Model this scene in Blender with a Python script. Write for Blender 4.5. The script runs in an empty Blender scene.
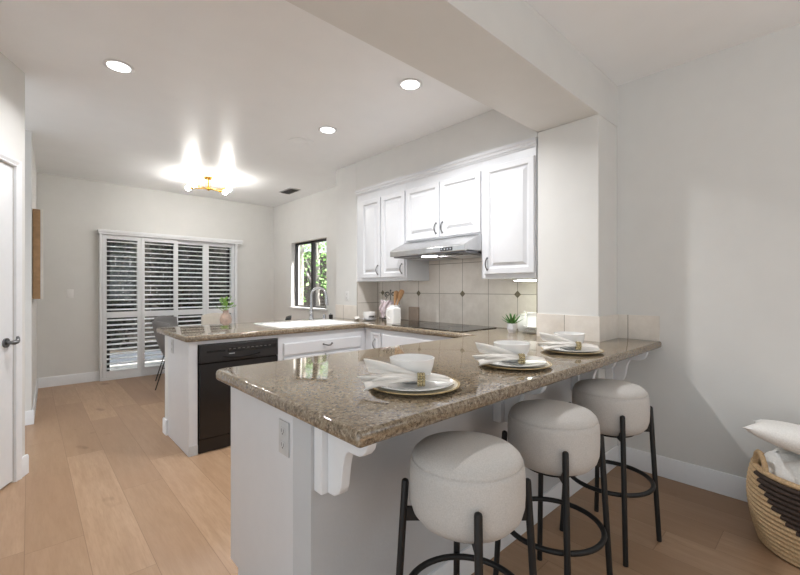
import bpy, bmesh, math, random
from mathutils import Vector, Matrix
random.seed(7)
PI = math.pi
scene = bpy.context.scene
C = scene.collection

# ------------------------------------------------------------------ camera, sky, sun, exposure
cam_d = bpy.data.cameras.new('camera')
cam = bpy.data.objects.new('camera', cam_d)
C.objects.link(cam)
cam_d.sensor_width = 36.0
cam_d.lens = 402.19 / 800 * 36
cam_d.shift_y = 0.00146
cam_d.clip_start = 0.05
cam.location = (0, 0, 1.272)
cam.rotation_euler = (PI / 2, 0, -math.radians(42.697))
scene.camera = cam

world = bpy.data.worlds.new('sky')
scene.world = world
world.use_nodes = True
wbg = world.node_tree.nodes['Background']
wbg.inputs[0].default_value = (0.88, 0.95, 1.0, 1)
wbg.inputs[1].default_value = 0.88

sun_d = bpy.data.lights.new('sun', 'SUN')
sun_d.energy = 15.0
sun_d.angle = math.radians(1.5)
sun_d.color = (1.0, 0.95, 0.87)
sun = bpy.data.objects.new('sun', sun_d)
C.objects.link(sun)
sun.rotation_euler = (math.radians(20), math.radians(22), 0)   # high in the sky, over the house from the east

scene.view_settings.view_transform = 'Standard'
scene.view_settings.look = 'None'
scene.view_settings.gamma = 1
scene.view_settings.use_curve_mapping = False
scene.view_settings.exposure = 0.74
CAN_POWER = 9.0
BULB = 110.0

# ------------------------------------------------------------------ materials
def lin(r, g, b):
    f = lambda v: (v / 255 / 12.92) if v / 255 <= 0.04045 else ((v / 255 + 0.055) / 1.055) ** 2.4
    return (f(r), f(g), f(b), 1)

class NT:
    def __init__(self, name):
        self.m = bpy.data.materials.new(name)
        self.m.use_nodes = True
        self.t = self.m.node_tree
        self.b = self.t.nodes['Principled BSDF']
    def n(self, typ, **kw):
        nd = self.t.nodes.new(typ)
        for k, v in kw.items():
            setattr(nd, k, v)
        return nd
    def l(self, a, b):
        self.t.links.new(a, b)
    def val(self, sock, v):
        if hasattr(v, 'is_linked'):
            self.l(v, sock)
        else:
            sock.default_value = v
    def math(self, op, a, b=0.0, c=None):
        nd = self.n('ShaderNodeMath', operation=op)
        self.val(nd.inputs[0], a); self.val(nd.inputs[1], b)
        if c is not None: self.val(nd.inputs[2], c)
        return nd.outputs[0]
    def obj(self):
        return self.n('ShaderNodeTexCoord').outputs['Object']
    def xyz(self, v):
        s = self.n('ShaderNodeSeparateXYZ'); self.l(v, s.inputs[0]); return s.outputs
    def comb(self, x, y, z):
        s = self.n('ShaderNodeCombineXYZ')
        self.val(s.inputs[0], x); self.val(s.inputs[1], y); self.val(s.inputs[2], z)
        return s.outputs[0]
    def noise(self, vec, scale, detail=3, rough=0.5):
        nd = self.n('ShaderNodeTexNoise')
        self.l(vec, nd.inputs['Vector'])
        nd.inputs['Scale'].default_value = scale
        nd.inputs['Detail'].default_value = detail
        nd.inputs['Roughness'].default_value = rough
        return nd.outputs[0]
    def white(self, vec):
        nd = self.n('ShaderNodeTexWhiteNoise'); self.l(vec, nd.inputs['Vector']); return nd.outputs[0]
    def ramp(self, fac, stops, interp='LINEAR'):
        nd = self.n('ShaderNodeValToRGB')
        nd.color_ramp.interpolation = interp
        e = nd.color_ramp.elements
        while len(e) < len(stops): e.new(0.5)
        for el, (p, c) in zip(e, stops):
            el.position = p; el.color = c
        self.l(fac, nd.inputs[0])
        return nd.outputs[0]
    def mix(self, fac, a, b, blend='MIX'):
        nd = self.n('ShaderNodeMix', data_type='RGBA', blend_type=blend)
        self.val(nd.inputs[0], fac); self.val(nd.inputs[6], a); self.val(nd.inputs[7], b)
        return nd.outputs[2]
    def bump(self, h, strength=0.2, dist=0.002):
        nd = self.n('ShaderNodeBump')
        nd.inputs['Strength'].default_value = strength
        nd.inputs['Distance'].default_value = dist
        self.l(h, nd.inputs['Height'])
        self.l(nd.outputs[0], self.b.inputs['Normal'])
    def set(self, col=None, rough=None, metal=None, spec=None):
        if col is not None: self.val(self.b.inputs['Base Color'], col)
        if rough is not None: self.val(self.b.inputs['Roughness'], rough)
        if metal is not None: self.b.inputs['Metallic'].default_value = metal
        if spec is not None: self.b.inputs['Specular IOR Level'].default_value = spec
        return self

def flat(name, col, rough=0.5, metal=0.0, spec=0.5, var=0.04, scale=30, bump=0.0, bscale=200):
    t = NT(name)
    o = t.obj()
    nz = t.noise(o, scale)
    lo = tuple(c * (1 - var) for c in col[:3]) + (1,)
    hi = tuple(min(1, c * (1 + var)) for c in col[:3]) + (1,)
    t.set(t.ramp(nz, [(0.3, lo), (0.7, hi)]), rough, metal, spec)
    if bump:
        t.bump(t.noise(o, bscale, 2), bump, 0.002)
    return t.m

def glow(name, col, s):
    t = NT(name)
    t.set(col, 0.5)
    t.b.inputs['Emission Color'].default_value = col
    t.b.inputs['Emission Strength'].default_value = s
    return t.m

M = {}
M['wall'] = flat('painted_wall', lin(221, 220, 217), 0.65, var=0.015, scale=6, bump=0.18, bscale=90)
M['ceiling'] = flat('painted_ceiling', lin(242, 243, 244), 0.36, spec=0.4, var=0.01, scale=5, bump=0.22, bscale=45)
M['trim'] = flat('white_trim', lin(232, 233, 235), 0.35, var=0.01)
M['cabinet'] = flat('white_cabinet_paint', lin(216, 217, 220), 0.3, var=0.012, scale=14)
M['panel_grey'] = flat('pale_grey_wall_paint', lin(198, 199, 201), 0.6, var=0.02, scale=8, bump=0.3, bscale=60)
M['cream'] = flat('white_ceramic', lin(236, 235, 233), 0.18, var=0.01)
M['chrome'] = flat('brushed_steel', lin(190, 190, 192), 0.25, 1.0, var=0.06, scale=60)
M['nickel'] = flat('dark_nickel', lin(120, 120, 122), 0.3, 1.0)
M['steel'] = flat('stainless_sheet', lin(200, 200, 200), 0.28, 1.0, var=0.05, scale=20)
M['black_metal'] = flat('black_metal', lin(12, 12, 13), 0.5, 0.0, var=0.2)
M['dw'] = flat('black_appliance', lin(26, 23, 22), 0.22, var=0.1)
M['dw_panel'] = flat('black_appliance_panel', lin(38, 36, 36), 0.35, var=0.1)
M['glassblack'] = flat('black_ceramic_glass', lin(14, 14, 15), 0.05, spec=0.6)
M['bronze'] = flat('dark_bronze_frame', lin(38, 36, 36), 0.4)
M['brass'] = flat('polished_brass', lin(205, 160, 70), 0.2, 1.0)
M['gold'] = flat('gold_rim_glaze', lin(206, 182, 136), 0.25, 0.6)
M['plate_gold'] = flat('cream_charger_glaze', lin(226, 216, 194), 0.25)
M['linen'] = flat('white_linen', lin(228, 224, 218), 0.9, var=0.03, bump=0.3, bscale=600)
M['pewter'] = flat('tan_metal_beads', lin(182, 168, 132), 0.25, 0.85, var=0.2, scale=120)
M['leaf'] = flat('succulent_leaf', lin(62, 112, 42), 0.45, var=0.2, scale=40)
M['pot'] = flat('pale_grey_pot', lin(205, 204, 208), 0.5)
M['wood_spoon'] = flat('honey_wood', lin(168, 128, 88), 0.5, var=0.12, scale=60)
M['frame_wood'] = flat('walnut_edge', lin(172, 138, 100), 0.55, var=0.15, scale=25)
M['tan_tile'] = flat('taupe_plaque', lin(168, 152, 138), 0.5, var=0.06)
M['pinkcloth'] = flat('pink_grey_cloth', lin(214, 200, 203), 0.9, var=0.2, scale=45)
M['grey_shell'] = flat('grey_chair_shell', lin(120, 118, 118), 0.5, var=0.05)
M['pale_shell'] = flat('pale_chair_shell', lin(215, 208, 198), 0.6)
M['dark_shell'] = flat('charcoal_chair_shell', lin(58, 58, 56), 0.5)
M['table_wood'] = flat('pale_table_top', lin(190, 180, 168), 0.4)
M['vase'] = flat('dusky_vase_glaze', lin(205, 180, 166), 0.35, var=0.25, scale=14)
M['boucle'] = flat('white_boucle', lin(238, 236, 232), 0.95, var=0.06, scale=160, bump=0.9, bscale=120)
M['straw'] = flat('natural_straw', lin(192, 162, 124), 0.75, var=0.2, scale=120)
M['straw_dark'] = flat('dark_straw', lin(58, 44, 36), 0.75, var=0.3, scale=120)
M['bark'] = flat('pale_bark', lin(190, 184, 178), 0.9, var=0.3, scale=12)
M['dark_bark'] = flat('dark_bark', lin(58, 48, 42), 0.9, var=0.3, scale=12)
M['green1'] = flat('garden_leaf', lin(88, 128, 60), 0.6, var=0.45, scale=4)
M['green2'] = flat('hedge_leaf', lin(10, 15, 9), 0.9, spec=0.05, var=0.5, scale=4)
M['vase_leaf'] = flat('vase_leaf', lin(132, 172, 84), 0.5, var=0.3, scale=20)
M['fence'] = flat('weathered_fence', lin(36, 32, 28), 0.8, var=0.25, scale=8)
M['concrete'] = flat('patio_concrete', lin(205, 202, 196), 0.9, var=0.06, scale=6)
M['soil'] = flat('dark_soil', lin(42, 38, 32), 0.95, var=0.3, scale=8)
M['cover'] = flat('slate_patio_shade', lin(50, 56, 64), 0.7, var=0.1)  # patio ground in shade, the shade put into this colour
M['socket'] = flat('socket_slot', lin(110, 108, 106), 0.6)
M['greyplate'] = flat('grey_outlet_plate', lin(196, 196, 196), 0.45)
M['lamp'] = glow('lamp_lens', (1, 0.98, 0.95, 1), 6.0)
M['bulb'] = glow('bulb_glass', (1, 0.97, 0.92, 1), BULB)
M['strip'] = glow('strip_lens', (0.95, 1.0, 0.84, 1), 20.0)
M['hoodlamp'] = glow('hood_lens', (1, 0.98, 0.95, 1), 16.0)

def m_stool():
    t = NT('greige_boucle')
    o = t.obj()
    a = t.noise(o, 260, 2); b = t.noise(o, 70, 3)
    t.set(t.mix(a, lin(178, 174, 169), lin(210, 206, 202)), 0.95, spec=0.2)
    t.bump(t.math('ADD', a, b), 0.45, 0.0015)
    return t.m
M['stool'] = m_stool()

def m_granite():
    t = NT('brown_granite')
    o = t.obj()
    big = t.noise(o, 9, 4, 0.6)
    mid = t.noise(o, 66, 5, 0.72)
    fine = t.noise(o, 120, 4, 0.75)
    vo = t.n('ShaderNodeTexVoronoi'); t.l(o, vo.inputs['Vector']); vo.inputs['Scale'].default_value = 150
    base = t.ramp(mid, [(0.34, lin(52, 42, 31)), (0.46, lin(116, 99, 78)), (0.57, lin(152, 137, 114)), (0.70, lin(90, 75, 56))])
    base = t.mix(t.math('MULTIPLY', big, 0.35), base, lin(144, 131, 114))
    dark = t.ramp(fine, [(0.38, (1, 1, 1, 1)), (0.47, (0, 0, 0, 1))])
    base = t.mix(t.math('MULTIPLY', dark, 0.7), base, lin(40, 31, 24))
    light = t.ramp(vo.outputs['Color'], [(0.80, (0, 0, 0, 1)), (0.88, (1, 1, 1, 1))])
    base = t.mix(t.math('MULTIPLY', light, 0.35), base, lin(206, 192, 172))
    t.set(base, 0.05, spec=0.9)
    return t.m
M['granite'] = m_granite()

def m_floor():
    t = NT('oak_planks')
    x, y, z = t.xyz(t.obj())
    PW, PL = 0.225, 1.8
    rx = t.math('DIVIDE', t.math('ADD', x, 0.016), PW)
    row = t.math('FLOOR', rx)
    sh = t.math('MULTIPLY', t.white(t.comb(row, 3.7, 0)), PL)
    ry = t.math('DIVIDE', t.math('ADD', y, sh), PL)
    col = t.math('FLOOR', ry)
    idv = t.comb(row, col, 1.3)
    rnd = t.white(idv)
    rnd2 = t.white(t.comb(col, row, 9.1))
    fx = t.math('FRACT', rx); fy = t.math('FRACT', ry)
    ex = t.math('MINIMUM', fx, t.math('SUBTRACT', 1.0, fx))
    ey = t.math('MINIMUM', fy, t.math('SUBTRACT', 1.0, fy))
    gx = t.math('LESS_THAN', ex, 0.007); gy = t.math('LESS_THAN', ey, 0.0010)
    gap = t.math('MAXIMUM', gx, gy)
    gv = t.comb(t.math('MULTIPLY', x, 1.0), t.math('ADD', t.math('MULTIPLY', y, 0.09), t.math('MULTIPLY', rnd, 17.0)), t.math('MULTIPLY', rnd2, 9.0))
    g1 = t.noise(gv, 30, 5, 0.6)
    g2 = t.noise(gv, 130, 3, 0.6)
    g3 = t.noise(t.comb(x, t.math('ADD', t.math('MULTIPLY', y, 0.4), t.math('MULTIPLY', rnd, 11.0)), rnd2), 4.5, 4, 0.6)
    knot = t.noise(t.comb(x, t.math('ADD', t.math('MULTIPLY', y, 0.45), t.math('MULTIPLY', rnd2, 31.0)), rnd), 7.0, 2)
    c = t.mix(rnd, lin(154, 123, 95), lin(188, 158, 129))
    c = t.mix(t.ramp(g1, [(0.35, (0, 0, 0, 1)), (0.7, (1, 1, 1, 1))]), c, t.mix(0.5, c, lin(146, 114, 86)))
    c = t.mix(t.math('MULTIPLY', t.ramp(g2, [(0.45, (0, 0, 0, 1)), (0.75, (1, 1, 1, 1))]), 0.35), c, lin(142, 110, 82))
    c = t.mix(t.math('MULTIPLY', t.ramp(g3, [(0.4, (0, 0, 0, 1)), (0.7, (1, 1, 1, 1))]), 0.45), c, lin(162, 130, 104))
    c = t.mix(t.math('MULTIPLY', t.ramp(knot, [(0.70, (0, 0, 0, 1)), (0.78, (1, 1, 1, 1))]), 0.6), c, lin(110, 78, 54))
    c = t.mix(t.math('MULTIPLY', gap, 0.55), c, lin(112, 82, 58))
    t.set(c, 0.36, spec=0.4)
    t.bump(t.math('SUBTRACT', t.math('MULTIPLY', g2, 0.3), gap), 0.25, 0.001)
    return t.m
M['floor'] = m_floor()

def m_tile(name, axis, phase, pitch, zphase, c1, c2):
    t = NT(name)
    o = t.obj()
    xyz = t.xyz(o)
    a = t.math('DIVIDE', t.math('SUBTRACT', xyz[axis], phase), pitch)
    b = t.math('DIVIDE', t.math('SUBTRACT', xyz[2], zphase), 0.305)
    fa = t.math('FRACT', a); fb = t.math('FRACT', b)
    ea = t.math('MINIMUM', fa, t.math('SUBTRACT', 1.0, fa))
    eb = t.math('MINIMUM', fb, t.math('SUBTRACT', 1.0, fb))
    g = t.math('LESS_THAN', t.math('MINIMUM', ea, eb), 0.009)
    rnd = t.white(t.comb(t.math('FLOOR', a), t.math('FLOOR', b), 2.2))
    n1 = t.noise(o, 7, 5, 0.65); n2 = t.noise(o, 40, 3, 0.6)
    c = t.ramp(n1, [(0.3, c1), (0.7, c2)])
    c = t.mix(t.math('MULTIPLY', n2, 0.3), c, c1)
    c = t.mix(t.math('MULTIPLY', rnd, 0.4), c, c2)
    c = t.mix(g, c, lin(158, 148, 136))
    t.set(c, 0.35, spec=0.4)
    t.bump(t.math('SUBTRACT', 1.0, g), 0.3, 0.002)
    return t.m
TC1, TC2 = lin(216, 208, 198), lin(238, 232, 224)
M['tile_y'] = m_tile('limestone_tile_along_y', 1, 2.505, 0.305, 0.917, TC1, TC2)
M['tile_x'] = m_tile('limestone_tile_along_x', 0, 2.82, 0.305, 0.80, TC1, TC2)
M['tile_y2'] = m_tile('limestone_tile_half', 1, 1.315, 0.305, 0.80, TC1, TC2)
M['diamond'] = flat('pewter_diamond', lin(120, 112, 92), 0.4, 0.3, var=0.3, scale=90)

def m_glass():
    t = NT('window_glass')
    t.set((1, 1, 1, 1), 0.0)
    t.b.inputs['Transmission Weight'].default_value = 1.0
    t.b.inputs['IOR'].default_value = 1.1
    nz = t.noise(t.obj(), 2.0)
    t.set(t.ramp(nz, [(0, (0.95, 0.97, 0.97, 1)), (1, (0.98, 1, 1, 1))]))
    tr = t.n('ShaderNodeBsdfTransparent')
    gl = t.n('ShaderNodeBsdfGlossy'); gl.inputs['Roughness'].default_value = 0.02
    lw = t.n('ShaderNodeLayerWeight'); lw.inputs['Blend'].default_value = 0.5
    fac = t.math('ADD', t.math('MULTIPLY', t.math('POWER', lw.outputs['Facing'], 4.0), 0.4), 0.04)
    mx = t.n('ShaderNodeMixShader')
    t.l(fac, mx.inputs[0]); t.l(tr.outputs[0], mx.inputs[1]); t.l(gl.outputs[0], mx.inputs[2])
    t.l(mx.outputs[0], t.t.nodes['Material Output'].inputs['Surface'])
    return t.m
M['glass'] = m_glass()

# ------------------------------------------------------------------ mesh helpers
class B:
    """collects shapes, then links them as ONE mesh object"""
    def __init__(self):
        self.bm = bmesh.new(); self.mi = 0
    def face(self, vs):
        try:
            f = self.bm.faces.new(vs); f.material_index = self.mi; return f
        except ValueError:
            return None
    def box(self, x0, x1, y0, y1, z0, z1, mat=None):
        p = [(x0, y0, z0), (x1, y0, z0), (x1, y1, z0), (x0, y1, z0), (x0, y0, z1), (x1, y0, z1), (x1, y1, z1), (x0, y1, z1)]
        v = [self.bm.verts.new(mat @ Vector(q) if mat else q) for q in p]
        for f in ((0, 3, 2, 1), (4, 5, 6, 7), (0, 1, 5, 4), (1, 2, 6, 5), (2, 3, 7, 6), (3, 0, 4, 7)):
            self.face([v[i] for i in f])
        return self
    def loft(self, rings, closed=True, cap=True):
        R = [[self.bm.verts.new(p) for p in r] for r in rings]
        n = len(R[0])
        for a, b in zip(R, R[1:]):
            for i in range(n if closed else n - 1):
                j = (i + 1) % n
                self.face([a[i], a[j], b[j], b[i]])
        if cap and closed:
            self.face(list(reversed(R[0]))); self.face(R[-1])
        return self
    def prism(self, pts, axis, a0, a1):
        """extrude a 2-D outline along an axis; pts are the other two coordinates in xyz order"""
        def mk(p, a):
            q = list(p); q.insert(axis, a); return tuple(q)
        return self.loft([[mk(p, a0) for p in pts], [mk(p, a1) for p in pts]])
    def lathe(self, prof, c=(0, 0, 0), n=40, cap=True, mat=None, sx=1, sy=1):
        rings = []
        for r, z in prof:
            ring = []
            for i in range(n):
                a = 2 * PI * i / n
                p = Vector((c[0] + max(r, 1e-5) * math.cos(a) * sx, c[1] + max(r, 1e-5) * math.sin(a) * sy, c[2] + z))
                ring.append(mat @ p if mat else p)
            rings.append(ring)
        return self.loft(rings, True, cap)
    def tube(self, pts, r, n=10, closed=False, cap=True):
        pts = [Vector(p) for p in pts]
        N = len(pts)
        rr = r if isinstance(r, (list, tuple)) else [r] * N
        rings = []; up = None
        for i in range(N):
            if closed: d = pts[(i + 1) % N] - pts[i - 1]
            else: d = pts[min(i + 1, N - 1)] - pts[max(i - 1, 0)]
            d.normalize()
            if up is None:
                up = Vector((0, 0, 1)) if abs(d.z) < 0.9 else Vector((1, 0, 0))
            s = d.cross(up).normalized(); up = s.cross(d).normalized()
            rings.append([pts[i] + (s * math.cos(2 * PI * k / n) + up * math.sin(2 * PI * k / n)) * rr[i] for k in range(n)])
        if closed: rings.append(rings[0])
        if closed:
            R = [[self.bm.verts.new(p) for p in r_] for r_ in rings[:-1]]
            for a in range(N):
                b = (a + 1) % N
                for k in range(n):
                    j = (k + 1) % n
                    self.face([R[a][k], R[a][j], R[b][j], R[b][k]])
            return self
        return self.loft(rings, True, cap)
    def cyl(self, p0, p1, r0, r1=None, n=16):
        return self.tube([p0, p1], [r0, r0 if r1 is None else r1], n)
    def ball(self, c, r, n=16, sz=1.0):
        prof = [(r * math.sin(PI * k / 10), -r * sz * math.cos(PI * k / 10)) for k in range(11)]
        return self.lathe(prof, c, n)
    def grid(self, fn, nu, nv):
        V = [[self.bm.verts.new(fn(i / nu, j / nv)) for j in range(nv + 1)] for i in range(nu + 1)]
        for i in range(nu):
            for j in range(nv):
                self.face([V[i][j], V[i + 1][j], V[i + 1][j + 1], V[i][j + 1]])
        return self
    def obj(self, name, mats, parent=None, bevel=0.0, solid=0.0, subsurf=0, loc=None, rotz=0.0, angle=40, fix=True):
        if fix: bmesh.ops.recalc_face_normals(self.bm, faces=self.bm.faces)
        me = bpy.data.meshes.new(name)
        self.bm.to_mesh(me); self.bm.free()
        if not isinstance(mats, (list, tuple)): mats = [mats]
        for m in mats: me.materials.append(M[m] if isinstance(m, str) else m)
        me.shade_smooth()
        me.set_sharp_from_angle(angle=math.radians(angle))
        o = bpy.data.objects.new(name, me)
        C.objects.link(o)
        if parent: o.parent = parent
        if loc: o.location = loc
        o.rotation_euler = (0, 0, rotz)
        if solid:
            md = o.modifiers.new('thickness', 'SOLIDIFY'); md.thickness = solid; md.offset = 0
        if bevel:
            md = o.modifiers.new('edge', 'BEVEL'); md.width = bevel; md.segments = 2; md.limit_method = 'ANGLE'; md.angle_limit = math.radians(45)
        if subsurf:
            md = o.modifiers.new('smooth', 'SUBSURF'); md.levels = subsurf; md.render_levels = subsurf
        return o

def tag(o, label, cat, group=None, kind=None):
    o['label'] = label; o['category'] = cat
    if group: o['group'] = group
    if kind: o['kind'] = kind
    return o
def thing(name, label, cat, loc=(0, 0, 0), rotz=0.0, group=None):
    o = bpy.data.objects.new(name, None); C.objects.link(o)
    o.location = loc; o.rotation_euler = (0, 0, rotz); o.empty_display_size = 0.1
    return tag(o, label, cat, group)
def struct(o, label, cat):
    return tag(o, label, cat, None, 'structure')
def copy_tree(o, parent=None):
    c = o.copy(); C.objects.link(c)
    if parent: c.parent = parent
    for ch in list(o.children): copy_tree(ch, c)
    return c
def dup(o, loc, rotz, label):
    c = copy_tree(o); c.location = loc; c.rotation_euler = (0, 0, rotz); c['label'] = label
    return c

# ------------------------------------------------------------------ the room
ZC = 2.752; XR = 3.16; XW = 3.26; XS = 2.818; YB = 6.913
o = B().box(-1.7, 3.6, -2.3, 7.06, -0.1, 0).obj('floor', 'floor'); struct(o, 'wide light oak plank floor running towards the shutters', 'floor')
o = B().box(-1.7, 3.6, -2.2, 7.06, ZC, ZC + 0.15).obj('ceiling', 'ceiling'); struct(o, 'smooth white painted ceiling', 'ceiling')
o = B().box(-1.7, XS, 1.082, 1.527, 2.451, ZC - 0.0005).box(XS, XR, 1.082, 1.527, 2.451, ZC - 0.0005).obj('trim_1', 'wall'); struct(o, 'deep dropped ceiling beam between kitchen and living area', 'beam')
# right wall with the window opening
WY0, WY1, WZ0, WZ1 = 5.15, 6.24, 0.965, 2.04
b = B().box(XR, 3.6, -2.2, 4.234, 0, ZC)
b.box(XW, 3.42, 4.234, WY0, 0, ZC).box(XW, 3.42, WY1, 7.06, 0, ZC).box(XW, 3.42, WY0, WY1, 0, WZ0).box(XW, 3.42, WY0, WY1, WZ1, ZC)
struct(b.obj('wall_right', 'wall'), 'warm grey right wall running from living area to the side window', 'wall')
b = B().box(-1.7, 0.6, -2.3, -2.2005, 0, ZC).box(2.9, 3.6, -2.3, -2.2005, 0, ZC).box(0.6, 2.9, -2.3, -2.2005, 0, 0.9)  # unseen wall added to hold back sky light, opened to brighten the beam side
struct(b.obj('wall_south_added', 'wall'), 'added unseen wall behind the viewer, its opening shaped to set the fill light', 'wall')
b = B().box(XS, XR - 0.0005, 1.082, 1.527, 0, 2.4505)
struct(b.obj('wall_pier', 'wall', bevel=0.006), 'grey wall pier carrying the beam beside the breakfast counter', 'wall')
b = B().box(XS, XR, 3.80, 4.234, 0, ZC)
struct(b.obj('wall_return', 'wall', bevel=0.008), 'grey wall return left of the wall cabinets', 'wall')
b = B().box(XS, XR - 0.0005, 1.5275, 3.7995, 2.4145, ZC - 0.0005)
struct(b.obj('wall_soffit', 'wall'), 'grey soffit wall above the white cabinets', 'wall')
# back wall with sliding door opening
DX0, DX1, DZ1 = 0.80, 2.50, 2.02
b = B().box(-0.5, DX0, YB, 7.06, 0, ZC).box(DX1, XW, YB, 7.06, 0, ZC).box(DX0, DX1, YB, 7.06, DZ1, ZC)
struct(b.obj('wall_back', 'wall'), 'pale grey back wall around the shuttered doors', 'wall')
b = B().prism([(0.072, YB - 0.0005), (0.018, 5.12), (-0.5, 5.12), (-0.5, YB - 0.0005)], 2, 0, ZC - 0.0005)
struct(b.obj('wall_left', 'wall'), 'short pale grey left wall of the dining area', 'wall')
# angled wall with door
AC = (-0.02, 3.775, 0); AR = math.atan2(-0.903, -0.429)
b = B().box(0, 0.122, -0.12, 0, 0, ZC - 0.0005).box(0.122, 0.95, -0.12, 0, 2.075, ZC - 0.0005).box(0.95, 2.6, -0.12, 0, 0, ZC - 0.0005)
struct(b.obj('wall_angled', 'wall', loc=AC, rotz=AR), 'angled pale wall holding the white panel door', 'wall')
# door
d = thing('door_1', 'white panelled interior door with dark lever handle', 'door', AC, AR); d['kind'] = 'structure'
b = B().box(0.125, 0.947, -0.042, -0.004, 0.012, 2.069)
panels = [(0.255, 0.505, 0.26, 0.86), (0.60, 0.85, 0.26, 0.86), (0.255, 0.505, 1.06, 1.62), (0.60, 0.85, 1.06, 1.62), (0.255, 0.505, 1.72, 1.95), (0.60, 0.85, 1.72, 1.95)]
b.obj('door_slab', 'trim', d, bevel=0.003)
for (px0, px1, pz0, pz1) in panels:
    q = B()
    q.loft([[(px0, -0.004, pz0), (px1, -0.004, pz0), (px1, -0.004, pz1), (px0, -0.004, pz1)],
            [(px0 + .012, 0.0025, pz0 + .012), (px1 - .012, 0.0025, pz0 + .012), (px1 - .012, 0.0025, pz1 - .012), (px0 + .012, 0.0025, pz1 - .012)],
            [(px0 + .03, -0.003, pz0 + .03), (px1 - .03, -0.003, pz0 + .03), (px1 - .03, -0.003, pz1 - .03), (px0 + .03, -0.003, pz1 - .03)],
            [(px0 + .055, 0.002, pz0 + .055), (px1 - .055, 0.002, pz0 + .055), (px1 - .055, 0.002, pz1 - .055), (px0 + .055, 0.002, pz1 - .055)]])
    q.obj('door_panel', 'trim', d)
hb = B().cyl((0.205, -0.004, 0.926), (0.205, 0.007, 0.926), 0.031).cyl((0.205, 0.007, 0.926), (0.205, 0.035, 0.926), 0.012)
hb.obj('handle_rose', 'nickel', d)
B().tube([(0.205, 0.03, 0.926), (0.196, 0.041, 0.926), (0.180, 0.045, 0.928), (0.168, 0.044, 0.936), (0.163, 0.042, 0.952), (0.166, 0.040, 0.962)], [0.013, 0.015, 0.014, 0.012, 0.010, 0.007]).obj('lever', 'nickel', d)
# casing
b = B()
def casing(u0, u1, z0, z1):
    pass
prof = [(0.122, 0.0), (0.122, 0.012), (0.118, 0.016), (0.110, 0.011), (0.095, 0.016), (0.085, 0.021), (0.075, 0.021), (0.073, 0.0)]
b.loft([[(x, y, 0.0) for x, y in prof], [(x, y, 2.075 + (0.122 - x)) for x, y in prof]])
b.loft([[(x, y, 2.075 + (0.122 - x)) for x, y in prof], [(0.95 + (0.122 - x), y, 2.075 + (0.122 - x)) for x, y in prof]])
b.loft([[(0.95 + (0.122 - x), y, 0) for x, y in prof], [(0.95 + (0.122 - x), y, 2.075 + (0.122 - x)) for x, y in prof]])
struct(b.obj('trim_2', 'trim', loc=AC, rotz=AR), 'moulded white casing around the panel door', 'door casing')
# baseboards
def base_prof(t=0.015, h=0.13):
    return [(0, 0), (t, 0), (t, h - 0.012), (t - 0.006, h), (0, h)]
def baseboard(name, p0, p1, nrm, label, h=0.13):
    p0 = Vector((p0[0], p0[1], 0)); p1 = Vector((p1[0], p1[1], 0)); n = Vector((nrm[0], nrm[1], 0)).normalized()
    b = B().loft([[p + n * a + Vector((0, 0, z + 0.0005)) for a, z in base_prof(h=h)] for p in (p0, p1)])
    struct(b.obj(name, 'trim'), label, 'baseboard')
baseboard('baseboard_back', (0.088, YB), (0.715, YB), (0, -1), 'white baseboard left of the shutters')
baseboard('baseboard_left', (0.0715, YB - .02), (0.0205, 5.12), (1, -0.03), 'white baseboard of the short left wall')
baseboard('baseboard_left_end', (0.034, 5.12), (-0.5, 5.12), (0, -1), 'white baseboard capping the left wall end', 0.13)
baseboard('baseboard_right', (XR, -2.19), (XR, 1.066), (-1, 0), 'white baseboard of the right wall', 0.135)
baseboard('baseboard_pier', (2.83, 1.082), (XR - 0.016, 1.082), (0, -1), 'white baseboard under the counter end', 0.135)
_m = Matrix.Translation(AC) @ Matrix.Rotation(AR, 4, 'Z')
_q = lambda x, y: (_m @ Vector((x, y, 0)))[:2]
_n = (Matrix.Rotation(AR, 4, 'Z') @ Vector((0, 1, 0)))[:2]
baseboard('baseboard_angled', _q(0.0725, 0), _q(-0.015, 0), _n, 'short white baseboard piece beside the door casing')
_n2 = (Matrix.Rotation(AR, 4, 'Z') @ Vector((-1, 0, 0)))[:2]
baseboard('baseboard_angled_end', _q(0, -0.0005), _q(0, -0.12), _n2, 'white baseboard around the angled wall end')
baseboard('baseboard_far', (2.56, YB), (3.24, YB), (0, -1), 'white baseboard right of the shutters')

# peninsula pony wall (seating side)
PX = 0.65; PYS = 1.115; PYN = 1.233
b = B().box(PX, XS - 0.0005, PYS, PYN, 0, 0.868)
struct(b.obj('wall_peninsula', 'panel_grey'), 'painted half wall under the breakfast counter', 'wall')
baseboard('baseboard_peninsula', (PX, PYS), (XS, PYS), (0, -1), 'white baseboard along the seating side of the counter', 0.12)
# pony wall behind sink run
b = B().box(0.885, XS - 0.0005, 3.93, 4.03, 0, 0.868)
struct(b.obj('wall_sink', 'wall'), 'painted half wall behind the sink cabinets', 'wall')
b = B().loft([[(0.885 - a, y, z + 0.0005) for a, z in base_prof()] for y in (3.93, 4.045)])
b.loft([[(x, 4.03 + a, z + 0.0005) for a, z in base_prof()] for x in (0.871, XS - 0.001)])
struct(b.obj('baseboard_sink', 'trim'), 'white baseboard wrapping the half wall end by the dishwasher', 'baseboard')

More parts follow.
